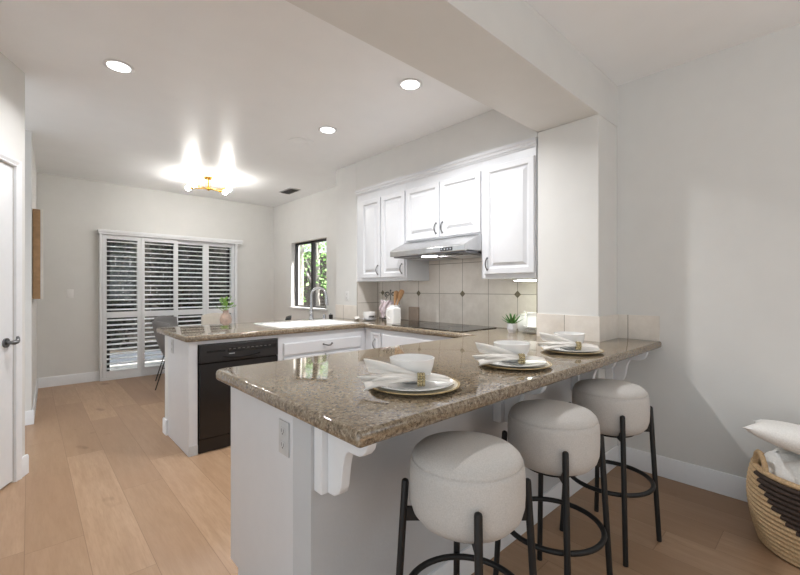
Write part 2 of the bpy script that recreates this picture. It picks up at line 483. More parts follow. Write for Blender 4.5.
# tile
b = B().box(3.152, XR - 0.0005, 1.5275, 3.7995, 0.9145, 1.66)
b.mi = 1
for k in range(-2, 4):
    yy = 2.505 + k * 0.61; s = 0.034
    if 1.6 < yy < 3.78:
        b.loft([[(3.1518, yy - s, 1.222), (3.1518, yy, 1.222 - s), (3.1518, yy + s, 1.222), (3.1518, yy, 1.222 + s)],
                [(3.149, yy - s + .004, 1.222), (3.149, yy, 1.222 - s + .004), (3.149, yy + s - .004, 1.222), (3.149, yy, 1.222 + s - .004)]])
struct(b.obj('trim_3', ['tile_y', 'diamond']), 'cream stone tile backsplash with small pewter diamonds', 'backsplash')
b = B().box(XS + 0.001, 3.1515, 3.792, 3.7995, 0.9145, 1.352)
b.box(XS + 0.001, 3.1515, 1.5275, 1.535, 0.9145, 1.352)
struct(b.obj('trim_4', 'tile_x'), 'cream stone tile on the niche end walls under the cabinets', 'backsplash')
b = B().box(XS - 0.008, XS - 0.0005, 3.80, 4.234, 0.9145, 1.075)
struct(b.obj('trim_5', 'tile_y2'), 'low cream tile upstand on the wall left of the cabinets', 'backsplash')
b = B().box(XS - 0.008, XS - 0.0005, 1.074, 1.527, 0.9145, 1.085)
b.box(XS - 0.0005, XR - 0.0005, 1.074, 1.0815, 0.9145, 1.085)
b.box(XR - 0.008, XR - 0.0005, 0.815, 1.0735, 0.9145, 1.085)
struct(b.obj('trim_6', 'tile_y2'), 'low cream tile upstand wrapping the pier and right wall', 'backsplash')

# ------------------------------------------------------------------ window and sliding door
w = thing('window_1', 'dark framed sliding window above the sink counter with garden view', 'window', (XW, 0, 0)); w['kind'] = 'structure'
b = B()
fx0, fx1 = 0.07, 0.115
for (y0, y1, z0, z1) in ((WY0, WY0 + .03, WZ0, WZ1), (WY1 - .03, WY1, WZ0, WZ1), (WY0, WY1, WZ0, WZ0 + .03), (WY0, WY1, WZ1 - .035, WZ1), (5.645, 5.715, WZ0, WZ1)):
    b.box(fx0, fx1, y0, y1, z0, z1)
b.obj('window_frame', 'bronze', w)
B().box(0.09, 0.094, WY0 + .03, 5.645, WZ0 + .03, WZ1 - .035).obj('pane', 'glass', w)
B().box(0.097, 0.101, 5.715, WY1 - .03, WZ0 + .03, WZ1 - .035).obj('pane', 'glass', w)
b = B().box(-0.03, 0.07, WY0 - .02, WY1 + .02, WZ0 - .022, WZ0 + 0.004)
b.obj('window_sill', 'trim', w, bevel=0.004)
w = thing('window_2', 'glazed patio door behind the white plantation shutters', 'window', (0, 7.0, 0)); w['kind'] = 'structure'
b = B()
for (x0, x1, z0, z1) in ((DX0, DX0 + .04, 0, DZ1), (DX1 - .04, DX1, 0, DZ1), (DX0, DX1, 0, .05), (DX0, DX1, DZ1 - .05, DZ1), (1.61, 1.69, 0, DZ1)):
    b.box(x0, x1, -0.03, 0.03, z0, z1)
b.obj('window_frame', 'bronze', w)
B().box(DX0 + .04, 1.61, -0.003, 0.003, .05, DZ1 - .05).obj('pane', 'glass', w)
B().box(1.69, DX1 - .04, -0.003, 0.003, .05, DZ1 - .05).obj('pane', 'glass', w)

# shutters: outer frame and cornice, four louvred panels as parts
sh = thing('plantation_shutters', 'white plantation shutters with cornice over the patio door', 'shutters', (1.65, YB, 0))
B().box(-0.96, 1.015, -0.115, -0.001, 2.045, 2.085).box(-0.95, 1.005, -0.105, -0.001, 2.02, 2.045).obj('cornice', 'trim', sh, bevel=0.005)
B().box(-0.94, -0.908, -0.085, -0.001, 0.002, 2.02).obj('side_post', 'trim', sh, bevel=0.003)
B().box(0.895, 0.93, -0.085, -0.001, 0.002, 2.02).obj('side_post', 'trim', sh, bevel=0.003)
B().box(-0.908, 0.895, -0.085, -0.001, 0.002, 0.03).obj('sill_track', 'trim', sh)
def louvre_panel(x0, x1, yc):
    x0 -= 1.65; x1 -= 1.65; zb = 0.032
    zt = 2.017; dep = 0.014; st = 0.043
    b = B().box(x0, x0 + st, yc - dep, yc + dep, zb, zt).box(x1 - st, x1, yc - dep, yc + dep, zb, zt)
    b.box(x0 + st, x1 - st, yc - dep, yc + dep, zb, 0.125).box(x0 + st, x1 - st, yc - dep, yc + dep, 0.865, 0.945).box(x0 + st, x1 - st, yc - dep, yc + dep, zt - 0.055, zt)
    t = b.obj('shutter_panel', 'trim', sh, bevel=0.002)
    for za, zc, n in ((0.125, 0.865, 11), (0.945, zt - 0.055, 15)):
        q = B()
        for k in range(n):
            z = za + (k + 0.5) * (zc - za) / n
            m = Matrix.Translation((0, yc, z)) @ Matrix.Rotation(math.radians(13), 4, 'X')
            prof = [(0.031 * math.cos(a), 0.0065 * math.sin(a)) for a in [2 * PI * i / 10 for i in range(10)]]
            q.loft([[m @ Vector((x, y, zz)) for y, zz in prof] for x in (x0 + st + .002, x1 - st - .002)])
        q.obj('louvres', 'trim', t)
    B().cyl((x1 - st - 0.012, yc - 0.034, 0.99), (x1 - st - 0.012, yc - 0.034, 1.93), 0.003, n=6).obj('tilt_rod', 'trim', t)
louvre_panel(0.745, 1.197, -0.062)
louvre_panel(1.199, 1.668, -0.062)
louvre_panel(1.648, 2.094, -0.022)
louvre_panel(2.096, 2.542, -0.022)

# ------------------------------------------------------------------ granite worktop
def arc_corner(p, a, c, r, n=6):
    """replace corner p (between neighbours a and c) with an arc"""
    p, a, c = Vector(p), Vector(a), Vector(c)
    u = (a - p).normalized(); v = (c - p).normalized()
    s, e, o = p + u * r, p + v * r, p + (u + v) * r
    a0 = math.atan2(s.y - o.y, s.x - o.x); a1 = math.atan2(e.y - o.y, e.x - o.x)
    dlt = (a1 - a0 + PI) % (2 * PI) - PI
    return [(o.x + r * math.cos(a0 + dlt * k / n), o.y + r * math.sin(a0 + dlt * k / n)) for k in range(n + 1)]
e = 0.0012
core = [((0.602, 0.803), 1, .0155), ((XR - e, 0.803), 0, 0), ((XR - e, 1.073), 0, 0), ((XS - e, 1.073), 0, 0), ((XS - e, 1.5275), 0, 0), ((3.152, 1.5275), 0, 0),
        ((3.152, 3.79), 0, 0), ((XS - .009, 3.79), 0, 0), ((XS - .009, 4.235), 1, 0), ((0.855, 4.235), 1, .03), ((0.855, 3.285), 1, .03), ((2.53, 3.285), 1, 0), ((2.53, 1.885), 1, 0), ((0.602, 1.885), 1, .05)]
pts, flag = [], []
for i, (p, ex, r) in enumerate(core):
    if r:
        ar = arc_corner(p, core[i - 1][0], core[(i + 1) % len(core)][0], r)
        for q in ar[:-1]: pts.append(q); flag.append(1)
        pts.append(ar[-1]); flag.append(ex)
    else:
        pts.append(p); flag.append(ex)
def inset(d):
    n = len(pts); out = []
    for i in range(n):
        p0, p1, p2 = Vector(pts[i - 1]), Vector(pts[i]), Vector(pts[(i + 1) % n])
        d1 = (p1 - p0).normalized(); d2 = (p2 - p1).normalized()
        n1 = Vector((-d1.y, d1.x)); n2 = Vector((-d2.y, d2.x))
        k1 = d if flag[i - 1] else 0.0; k2 = d if flag[i] else 0.0
        a = p0 + n1 * k1; b_ = p1 + n2 * k2
        den = d1.x * d2.y - d1.y * d2.x
        if abs(den) < 1e-5: out.append(p1 + n2 * k2)
        else:
            w_ = b_ - a; s = (w_.x * d2.y - w_.y * d2.x) / den
            out.append(a + d1 * s)
    return out
ZT, TH = 0.914, 0.045
SINK = (1.67, 2.50, 3.40, 3.88)           # basin hole
b = B(); bm = b.bm
rings = []
for k in range(17):
    a = -PI / 2 + PI * k / 16
    sg = 1 if a >= 0 else -1; dd = 0.014 * (1 - math.cos(a)); z = ZT - TH / 2 + sg * (TH / 2 - 0.016) * min(1, abs(a) * 8) + 0.016 * math.sin(a)
    rings.append([bm.verts.new((q.x, q.y, z)) for q in inset(dd)])
for r0, r1 in zip(rings, rings[1:]):
    for i in range(len(r0)):
        j = (i + 1) % len(r0); b.face([r0[i], r0[j], r1[j], r1[i]])
hx0, hx1, hy0, hy1 = SINK
hole = [bm.verts.new((x, y, ZT)) for x, y in ((hx0, hy0), (hx1, hy0), (hx1, hy1), (hx0, hy1))]
holeb = [bm.verts.new((x, y, ZT - TH)) for x, y in ((hx0, hy0), (hx1, hy0), (hx1, hy1), (hx0, hy1))]
for i in range(4):
    j = (i + 1) % 4; b.face([hole[i], hole[j], holeb[j], holeb[i]])
def fill(outer, inner):
    ed = []
    for loop in (outer, inner):
        for i in range(len(loop)):
            v0, v1 = loop[i], loop[(i + 1) % len(loop)]
            ed.append(bm.edges.get((v0, v1)) or bm.edges.new((v0, v1)))
    bmesh.ops.triangle_fill(bm, use_beauty=True, use_dissolve=False, edges=ed)
fill(rings[-1], hole); fill(rings[0], holeb)
o = b.obj('granite_worktop', 'granite', angle=35)
tag(o, 'U shaped polished brown granite worktop with rounded edge', 'worktop')

# ------------------------------------------------------------------ cabinet doors and pulls
def frame_mat(origin, ux, uy):
    """local: x across the door, y outwards, z up"""
    ux = Vector(ux); uy = Vector(uy); uz = Vector((0, 0, 1))
    m = Matrix((ux, uy, uz)).transposed().to_4x4(); m.translation = Vector(origin)
    return m
def raised_door(m, w, h, t=0.02):
    b = B()
    def rect(i, y): return [m @ Vector(p) for p in ((i, y, i), (w - i, y, i), (w - i, y, h - i), (i, y, h - i))]
    rw = min(0.058, w * 0.2)
    b.loft([rect(0, 0), rect(0, t - 0.004), rect(0.004, t), rect(rw - 0.012, t), rect(rw, t - 0.014), rect(rw + 0.009, t - 0.015), rect(rw + 0.032, t - 0.003), rect(rw + 0.034, t - 0.001), rect(rw + 0.040, t)])
    return b
def slab_front(m, w, h, t=0.02):
    b = B()
    def rect(i, y): return [m @ Vector(p) for p in ((i, y, i), (w - i, y, i), (w - i, y, h - i), (i, y, h - i))]
    b.loft([rect(0, 0), rect(0, t - 0.008), rect(0.01, t)])
    return b
def pull(m, p, vertical=True, L=0.095):
    """bow handle standing on a front; p = (x, y, z) in door coordinates"""
    pts = []
    for k in range(13):
        s = k / 12; a = (s - 0.5) * L; y = p[1] + 0.003 + 0.026 * math.sin(PI * s) ** 0.7
        pts.append(m @ (Vector((p[0], y, p[2] + a)) if vertical else Vector((p[0] + a, y, p[2] - 0.012 * math.sin(PI * s)))))
    b = B().tube(pts, [0.0065 if k in (0, 12) else 0.0045 + 0.0015 * math.sin(PI * k / 12) for k in range(13)], 8)
    for s in (-0.5, 0.5):
        c0 = m @ (Vector((p[0], p[1], p[2] + s * L)) if vertical else Vector((p[0] + s * L, p[1], p[2])))
        c1 = m @ (Vector((p[0], p[1] + 0.006, p[2] + s * L)) if vertical else Vector((p[0] + s * L, p[1] + 0.006, p[2])))
        b.cyl(c0, c1, 0.009, 0.008, 10)
    return b
def cab_door(parent, org, ux, uy, w, h, hx=None, hz=None, vertical=True, slab=False, name='door'):
    m = frame_mat(org, ux, uy)
    dr = (slab_front if slab else raised_door)(m, w, h).obj(name, 'cabinet', parent, angle=25)
    if hx is not None:
        pull(m, (hx, 0.02, hz), vertical).obj('handle', 'nickel', dr)['label'] = 'dark nickel bow handle'
    return dr

# wall cabinets (front plane XS, doors facing -X; local door x runs towards -Y)
def wall_cabinet(label, y0, y1, z0, z1, doors, dz0, dz1):
    t = thing('wall_cabinet', label, 'cabinet', (XS, (y0 + y1) / 2, z0), 0, 'white wall cabinets')
    yc = (y0 + y1) / 2
    B().box(0.0, 3.151 - XS, y0 - yc, y1 - yc, 0, z1 - z0).obj('carcass', 'cabinet', t, bevel=0.002)
    for (ya, yb, side) in doors:           # ya > yb
        w = ya - yb
        cab_door(t, (-0.0005, ya - yc, dz0 - z0), (0, -1, 0), (-1, 0, 0), w, dz1 - dz0, 0.032 if side < 0 else w - 0.032, 0.085)
    return t
wall_cabinet('white wall cabinet with two tall doors left of the range hood', 2.956, 3.7915, 1.355, 2.4135, ((3.695, 3.355, 1), (3.339, 2.972, 1)), 1.392, 2.268)
wall_cabinet('short white two door wall cabinet above the range hood', 2.036, 2.955, 1.737, 2.4135, ((2.945, 2.503, 1), (2.487, 2.039, -1)), 1.752, 2.268)
wall_cabinet('white wall cabinet with one wide door right of the range hood', 1.5355, 2.035, 1.355, 2.4135, ((1.995, 1.544, -1),), 1.392, 2.28)
# crown moulding
cp = [(0.0, 2.347), (-0.005, 2.348), (-0.008, 2.358), (-0.016, 2.364), (-0.018, 2.380), (-0.026, 2.390), (-0.029, 2.411), (0.0, 2.414)]
b = B().loft([[(XS - 0.0008 + x, y, z) for x, z in cp] for y in (1.53, 3.795)])
struct(b.obj('trim_7', 'cabinet', angle=25), 'white crown moulding along the top of the wall cabinets', 'moulding')

# range hood
h = thing('range_hood', 'stainless steel range hood under the short wall cabinet', 'range hood', (XS, 2.495, 1.58))
hp = [(0.33, 0.155), (0.0, 0.155), (-0.03, 0.150), (-0.215, 0.062), (-0.228, 0.05), (-0.228, 0.004), (-0.216, 0.0), (-0.19, 0.012), (0.0, 0.012), (0.33, 0.03)]
B().prism([(x, z) for x, z in hp], 1, -0.459, 0.459).obj('body', 'steel', h, bevel=0.004)
B().box(-0.195, 0.30, -0.44, 0.44, -0.012, 0.011).obj('underside_tray', 'nickel', h, bevel=0.004)
for yy in (-0.21, 0.21):
    B().box(-0.06, 0.27, yy - .17, yy + .17, -0.018, -0.0125).obj('grease_filter', 'steel', h)
B().box(-0.232, -0.2285, -0.33, -0.20, 0.012, 0.042).obj('control_panel', 'dw_panel', h)
for k in range(4):
    yy = -0.315 + k * 0.033
    B().box(-0.2355, -0.2325, yy - .009, yy + .009, 0.02, 0.034).obj('button', 'chrome', h)
for yy in (-0.27, 0.02):
    B().box(-0.175, -0.085, yy - .06, yy + .06, -0.0165, -0.0125).obj('lamp_lens', 'hoodlamp' if yy > 0 else 'dw_panel', h)

# under-cabinet light
u = thing('strip_light', 'slim glowing strip light under the right wall cabinet', 'light', (2.87, 1.645, 1.3535))
B().box(-0.03, 0.03, -0.1, 0.1, -0.016, 0).obj('housing', 'trim', u)
B().box(-0.025, 0.025, -0.095, 0.095, -0.0205, -0.0165).obj('lens', 'strip', u)

# ------------------------------------------------------------------ base cabinets
# sink run: front plane Y = 3.315 facing -Y
FY = 3.315
t = thing('base_cabinet', 'white sink base cabinet right of the dishwasher', 'cabinet', (2.09, 3.62, 0))
b = B()
b.box(-0.486, -0.45, FY - 3.62, 0.305, 0.10, 0.868).box(0.42, 0.728, FY - 3.62, 0.305, 0.10, 0.868).box(-0.45, 0.42, 0.285, 0.305, 0.10, 0.868)
b.box(-0.45, 0.42, FY - 3.62, 0.285, 0.10, 0.12).box(-0.45, 0.42, FY - 3.62, FY - 3.60, 0.12, 0.868)
b.obj('carcass', 'cabinet', t)
B().box(-0.486, 0.728, FY - 3.56, 0.305, 0.001, 0.099).obj('toe_kick', 'greyplate', t)
cab_door(t, (-0.44, FY - 3.6205, 0.677), (1, 0, 0), (0, -1, 0), 0.85, 0.112, 0.45, 0.07, False, True, 'drawer_front')
cab_door(t, (-0.44, FY - 3.6205, 0.125), (1, 0, 0), (0, -1, 0), 0.42, 0.535, 0.385, 0.45)
cab_door(t, (-0.01, FY - 3.6205, 0.125), (1, 0, 0), (0, -1, 0), 0.42, 0.535, 0.035, 0.45)
# end panel
t = thing('end_panel', 'white end panel closing the sink run left of the dishwasher', 'panel', (0.915, 3.62, 0))
B().box(-0.03, 0.035, FY - 3.62, 0.309, 0.0005, 0.868).obj('panel', 'cabinet', t, bevel=0.002)
B().box(0.0355, 0.688, FY - 3.62, FY - 3.60, 0.841, 0.868).obj('top_rail', 'cabinet', t)
B().box(-0.028, 0.035, FY - 3.626, FY - 3.6205, 0.001, 0.075).obj('toe_cap', 'greyplate', t)
# dishwasher
t = thing('dishwasher', 'black dishwasher beside the white end panel', 'dishwasher', (1.277, 3.60, 0))
B().box(-0.322, 0.322, FY - 3.585, 0.32, 0.002, 0.838).obj('body', 'dw', t)
B().box(-0.318, 0.318, FY - 3.617, FY - 3.5855, 0.112, 0.692).obj('door', 'dw', t, bevel=0.006)
p = B().box(-0.318, 0.318, FY - 3.624, FY - 3.5855, 0.697, 0.836).obj('control_panel', 'dw_panel', t, bevel=0.006)
hb = B()
hb.loft([[(x, FY - 3.6242 - q, 0.735 - 0.018 * (1 - (x / .151) ** 2) + dz) for x in [(-0.15 + 0.30 * i / 14) for i in range(15)]] for q, dz in ((0, -0.006), (0.016, -0.004), (0.018, 0.001), (0, 0.004))], closed=False)
hb.obj('handle', 'glassblack', p)
B().box(-0.27, -0.13, FY - 3.6265, FY - 3.6242, 0.775, 0.788).obj('vent_slot', 'dw', p)
B().box(-0.11, 0.30, FY - 3.6255, FY - 3.6242, 0.768, 0.802).obj('button_strip', 'dw', p)
for k in range(10):
    B().box(-0.105 + k * 0.037, -0.085 + k * 0.037, FY - 3.6275, FY - 3.6257, 0.788, 0.793).obj('button', 'socket', p)
B().box(-0.10, -0.055, FY - 3.6258, FY - 3.6242, 0.750, 0.757).obj('name_plate', 'greyplate', p)
B().box(-0.318, 0.318, FY - 3.60, FY - 3.5855, 0.003, 0.105).obj('toe_plate', 'dw', t)
# cook run: front plane X = 2.56 facing -X
t = thing('base_cabinet', 'white base cabinet under the cooktop', 'cabinet', (2.85, 2.56, 0))
B().box(-0.286, 0.297, -0.66, 0.754, 0.10, 0.868).obj('carcass', 'cabinet', t, bevel=0.002)
B().box(-0.23, 0.297, -0.66, 0.754, 0.001, 0.099).obj('toe_kick', 'greyplate', t)
cab_door(t, (-0.2865, 3.20 - 2.56, 0.13), (0, -1, 0), (-1, 0, 0), 0.15, 0.70, 0.075, 0.59)
cab_door(t, (-0.2865, 3.03 - 2.56, 0.66), (0, -1, 0), (-1, 0, 0), 1.05, 0.17, None, None, True, True, 'drawer_front')
cab_door(t, (-0.2865, 3.03 - 2.56, 0.13), (0, -1, 0), (-1, 0, 0), 0.52, 0.515, 0.485, 0.43)
cab_door(t, (-0.2865, 2.50 - 2.56, 0.13), (0, -1, 0), (-1, 0, 0), 0.52, 0.515, 0.035, 0.43)
# near peninsula: cabinets behind the pony wall, end panel, doors facing the aisle
t = thing('base_cabinet', 'white base cabinet under the near end of the breakfast counter', 'cabinet', (1.61, 1.55, 0))
b = B().box(PX - 1.61 + 0.02, 0.92, PYN - 1.5495, 0.23, 0.095, 0.868)
b.obj('carcass', 'cabinet', t)
B().box(PX - 1.61 + 0.02, 0.92, PYN - 1.5495, 0.165, 0.001, 0.094).obj('toe_kick', 'greyplate', t)
eb = B().prism([(PYN - 1.5495, 0.0008), (0.165, 0.0008), (0.165, 0.09), (0.25, 0.09), (0.25, 0.868), (PYN - 1.5495, 0.868)], 0, PX - 1.61, PX - 1.61 + 0.0195)
eb.obj('end_panel', 'cabinet', t, bevel=0.002)
for k in range(4):
    cab_door(t, (-0.90 + 0.45 * (k + 1), 0.2305, 0.12), (-1, 0, 0), (0, 1, 0), 0.43, 0.72, 0.04 if k % 2 else 0.39, 0.62)

# corbels under the overhang
def corbel_profile():
    # (distance from wall, z)
    return [(0, .866), (.225, .866), (.224, .845), (.215, .822), (.198, .806), (.178, .799), (.15, .797), (.122, .797), (.108, .788), (.098, .772), (.09, .745), (.083, .71), (.078, .68), (.066, .655), (.04, .641), (0, .638)]
def make_corbel(label):
    t = thing('corbel', label, 'bracket', (0.659, PYS - 0.0005, 0), 0, 'white corbels under the counter')
    B().box(0, 0.078, -0.045, 0, 0.637, 0.867).obj('back_plate', 'trim', t, bevel=0.003)
    B().prism([(-0.0455 - d_ * 0.90, z) for d_, z in corbel_profile()], 0, 0.022, 0.056).obj('scroll_bracket', 'trim', t, bevel=0.003)
    return t
c0 = make_corbel('white scrolled corbel at the open end of the counter')
dup(c0, (1.635, PYS - 0.0005, 0), 0, 'white scrolled corbel just behind the middle bar stool')
dup(c0, (2.93, 1.0810, 0), 0, 'white scrolled corbel on the wall pier below the counter')
dup(c0, (2.47, PYS - 0.0005, 0), 0, 'white scrolled corbel behind the far bar stool')
t = tag(B().box(3.10, 3.158, 0.87, 1.07, 0.835, 0.8685).obj('cleat', 'trim', bevel=0.003), 'small white cleat under the counter on the right wall', 'bracket')

# ------------------------------------------------------------------ outlets and switch
def outlet(label, org, ux, uy, mat='cream', switch=False, w=0.072, h=0.116):
    m = frame_mat(org, ux, uy)
    t = thing('light_switch' if switch else 'wall_outlet', label, 'switch' if switch else 'outlet', org)
    inv = Matrix.Translation(-Vector(org))
    mm = inv @ m
    b = B()
    r = lambda i, y: [mm @ Vector(p) for p in ((-w / 2 + i, y, -h / 2 + i), (w / 2 - i, y, -h / 2 + i), (w / 2 - i, y, h / 2 - i), (-w / 2 + i, y, h / 2 - i))]
    b.loft([r(0, 0.0008), r(0, 0.004), r(0.004, 0.006)])
    b.obj('cover_plate', mat, t)
    if switch:
        B().box(-0.006, 0.006, 0.006, 0.016, -0.012, 0.012, mm).obj('toggle', 'cream', t)
    else:
        for s in (-0.024, 0.024):
            f = B().box(-0.016, 0.016, 0.006, 0.008, s - 0.014, s + 0.014, mm).obj('receptacle', mat, t, bevel=0.002)
            B().box(-0.009, -0.006, 0.008, 0.0085, s - 0.004, s + 0.008, mm).box(0.006, 0.009, 0.008, 0.0085, s - 0.004, s + 0.008, mm).box(-0.003, 0.003, 0.008, 0.0085, s - 0.011, s - 0.006, mm).obj('slot', 'socket', f)
    return t
outlet('grey double outlet on the near end of the breakfast counter', (PX - 0.0003, 1.292, 0.757), (0, -1, 0), (-1, 0, 0), 'greyplate')
outlet('small grey outlet on the end panel by the dishwasher', (0.8847, 3.77, 0.79), (0, -1, 0), (-1, 0, 0), 'greyplate')
outlet('white outlet above the low tile left of the cabinets', (XS - 0.0003, 3.99, 1.185), (0, -1, 0), (-1, 0, 0))
outlet('white light switch on the back wall left of the shutters', (0.405, YB - 0.0003, 1.205), (1, 0, 0), (0, -1, 0), switch=True)

# ------------------------------------------------------------------ sink, faucet
t = thing('kitchen_sink', 'white drop-in sink set in the granite worktop', 'sink', (2.085, 3.64, ZT))
b = B()
def rr(x0, x1, y0, y1, z, r=0.05, n=5):
    out = []
    for cx, cy, a0 in ((x1 - r, y1 - r, 0), (x0 + r, y1 - r, PI / 2), (x0 + r, y0 + r, PI), (x1 - r, y0 + r, 1.5 * PI)):
        for k in range(n + 1):
            a = a0 + PI / 2 * k / n
            out.append((cx + r * math.cos(a), cy + r * math.sin(a), z))
    return out
b.loft([rr(-.425, .435, -.27, .36, 0.0006), rr(-.425, .435, -.27, .36, 0.006), rr(-.417, .427, -.262, .352, 0.011), rr(-.40, .40, -.228, .228, 0.010), rr(-.39, .39, -.218, .218, -0.01), rr(-.37, .37, -.20, .20, -0.18, .07), rr(-.03, .03, -.03, .03, -0.19, .029)], cap=False)
b.obj('basin', 'cream', t, angle=50)
B().lathe([(0.028, -0.189), (0.028, -0.186), (0.012, -0.187), (0, -0.187)], n=20).obj('drain', 'chrome', t)
# faucet  (base at about pixel 311, 319)
fx, fy = 2.315, 3.965
t = thing('faucet', 'brushed steel gooseneck faucet behind the sink', 'faucet', (fx, fy, ZT + 0.0113), math.radians(-52))
B().lathe([(0.030, 0.0005), (0.030, 0.012), (0.023, 0.022), (0.020, 0.07), (0.022, 0.10), (0.017, 0.115)], n=24).obj('base', 'chrome', t)
gp = [(0, 0, 0.112), (0, 0, 0.20), (0, 0, 0.27)]
for k in range(1, 13):
    a = PI * k / 12
    gp.append((0.085 - 0.085 * math.cos(a), 0, 0.27 + 0.085 * math.sin(a)))
gp.append((0.172, 0, 0.25))
B().tube(gp, 0.0155, 14).obj('spout', 'chrome', t)
B().tube([(0.172, 0, 0.252), (0.175, 0, 0.22), (0.182, 0, 0.16)], [0.016, 0.019, 0.017], 14).obj('spray_head', 'chrome', t)
B().tube([(0, -0.018, 0.06), (0, -0.04, 0.065), (0.012, -0.075, 0.095), (0.018, -0.09, 0.115)], [0.011, 0.010, 0.006, 0.005], 10).obj('lever', 'chrome', t)
t = thing('air_gap', 'short steel air gap cap right of the faucet', 'sink fitting', (2.487, 3.975, ZT + 0.0113))
B().lathe([(0.022, 0.0003), (0.022, 0.006), (0.017, 0.008), (0.017, 0.05), (0.012, 0.056), (0, 0.057)], n=20).obj('cap', 'chrome', t)
t = thing('soap_dispenser', 'small dark soap dispenser by the wall behind the sink', 'soap dispenser', (2.63, 4.06, ZT + 0.0003))
B().box(-0.018, 0.018, -0.018, 0.018, 0, 0.052).obj('bottle', 'dw_panel', t, bevel=0.004)
B().cyl((0, 0, 0.052), (0, 0, 0.07), 0.006).obj('pump', 'chrome', t)

# ------------------------------------------------------------------ cooktop
t = thing('cooktop', 'black glass cooktop set in the worktop below the hood', 'cooktop', (2.86, 2.515, ZT + 0.0004))
B().box(-0.255, 0.255, -0.43, 0.43, 0, 0.007).obj('glass_top', 'glassblack', t, bevel=0.003)
for (x, y, r) in ((-0.12, 0.25, .09), (0.12, 0.25, .075), (-0.12, -0.1, .075), (0.12, -0.1, .10)):
    B().lathe([(r, 0.0071), (r, 0.0076), (r - .004, 0.0076), (r - .004, 0.0071)], (x, y, 0), 40, cap=False).obj('burner_ring', 'dw_panel', t)

# ------------------------------------------------------------------ things on the back counter
ZW = ZT + 0.0004
t = thing('utensil_crock', 'white rectangular utensil crock at the left end of the cooktop', 'crock', (2.77, 3.10, ZW))
b = B().loft([rr(-.055, .055, -.055, .055, 0.0, .015), rr(-.058, .058, -.058, .058, 0.06, .015), rr(-.056, .056, -.056, .056, 0.155, .015), rr(-.035, .035, -.035, .035, 0.17, .015), rr(-.034, .034, -.034, .034, 0.19, .015),
              rr(-.028, .028, -.028, .028, 0.19, .012), rr(-.03, .03, -.03, .03, 0.05, .012), rr(-.005, .005, -.005, .005, 0.02, .004)], cap=True)
b.obj('body', 'cream', t)
B().tube([(-0.055, 0.0, 0.14), (-0.085, 0.01, 0.135), (-0.09, 0.012, 0.08), (-0.057, 0.0, 0.05)], 0.007, 8).obj('handle', 'cream', t)
def spoon(label, dx, dy, tx, ty, L=0.30):
    t = thing('wooden_spoon', label, 'spoon', (2.77 + dx, 3.10 + dy, ZW + 0.05), 0, 'wooden spoons in the white crock')
    d = Vector((tx, ty, 1)).normalized()
    p = [d * s for s in (0.0, 0.08, 0.16, L * 0.7)]
    B().tube(p, [0.006, 0.008, 0.009, 0.010], 8).obj('handle', 'wood_spoon', t)
    m = Matrix.Translation(d * (L * 0.85)) @ d.to_track_quat('Z', 'Y').to_matrix().to_4x4()
    B().lathe([(0.001, -0.075), (0.012, -0.06), (0.020, -0.03), (0.027, 0.01), (0.028, 0.04), (0.022, 0.056), (0.001, 0.062)], n=20, mat=m @ Matrix.Diagonal((0.3, 1, 1, 1))).obj('bowl', 'wood_spoon', t)
spoon('broad wooden spoon leaning right out of the crock', -0.010, 0.012, 0.24, -0.27)
spoon('wooden spoon standing more upright at the back of the crock', -0.014, 0.004, 0.16, -0.06, 0.27)
t = thing('whisk', 'thin steel whisk leaning in front of the wooden spoons', 'whisk', (2.778, 3.10, ZW + 0.05))
B().cyl((0, 0, 0), (0.04, -0.045, 0.13), 0.006).obj('handle', 'chrome', t)
b = B()
for k in range(4):
    a = PI * k / 4
    b.tube([Vector((0.04, -0.045, 0.13)) + Vector((0.035 * math.sin(PI * s) * math.cos(a), 0.035 * math.sin(PI * s) * math.sin(a), 0.09 * (1 - abs(2 * s - 1)))) for s in [i / 12 for i in range(13)]], 0.0012, 5)
b.obj('wires', 'chrome', t)
# wire easel with white board, cloth
t = thing('cookbook_stand', 'black scrolled wire stand with white board behind the crock', 'stand', (2.97, 3.375, ZW), math.radians(-42))
B().box(-0.10, 0.10, 0.012, 0.024, 0.03, 0.225).obj('board', 'cream', t, bevel=0.003)
b = B()
for s in (-1, 1):
    b.tube([(s * 0.09, -0.06, 0.003), (s * 0.09, 0.0, 0.012), (s * 0.09, 0.03, 0.03), (s * 0.085, 0.03, 0.15), (s * 0.04, 0.03, 0.265)], 0.0035, 6)
b.tube([(-0.09, -0.05, 0.006), (0.09, -0.05, 0.006)], 0.0035, 6)
def curl(cx, cz, r0, s, turns=1.3):
    return [(cx + s * (r0 * (1 - 0.65 * k / 20)) * math.cos(2 * PI * turns * k / 20 - PI / 2), 0.03, cz + (r0 * (1 - 0.65 * k / 20)) * math.sin(2 * PI * turns * k / 20 - PI / 2)) for k in range(21)]
for s in (-1, 1):
    b.tube(curl(s * 0.035, 0.295, 0.032, s), 0.006, 6)
b.tube([(0, 0.03, 0.22), (0, 0.03, 0.335)], 0.0045, 6)
b.ball((0, 0.03, 0.338), 0.009)
for s in (-1, 1):
    b.tube(curl(s * 0.05, 0.035, 0.022, s), 0.004, 6)
b.tube([(0, 0.03, 0.2), (0, 0.12, 0.003)], 0.0035, 6)
b.obj('scroll_wire', 'black_metal', t)
def towelfn(u, v):
    x = -0.115 + 0.16 * v + 0.012 * math.sin(9 * u + 3 * v); z = 0.225 - 0.185 * u + 0.01 * math.sin(14 * v + 2 * u)
    y = -0.004 - 0.022 * math.sin(PI * u) - 0.014 * math.sin(17 * v + 4 * u) - 0.01 * u
    return (x, y - 0.012, z)
o = B().grid(towelfn, 16, 22).obj('dish_towel', 'pinkcloth', solid=0.006, loc=(2.97, 3.375, ZW), rotz=math.radians(-42))
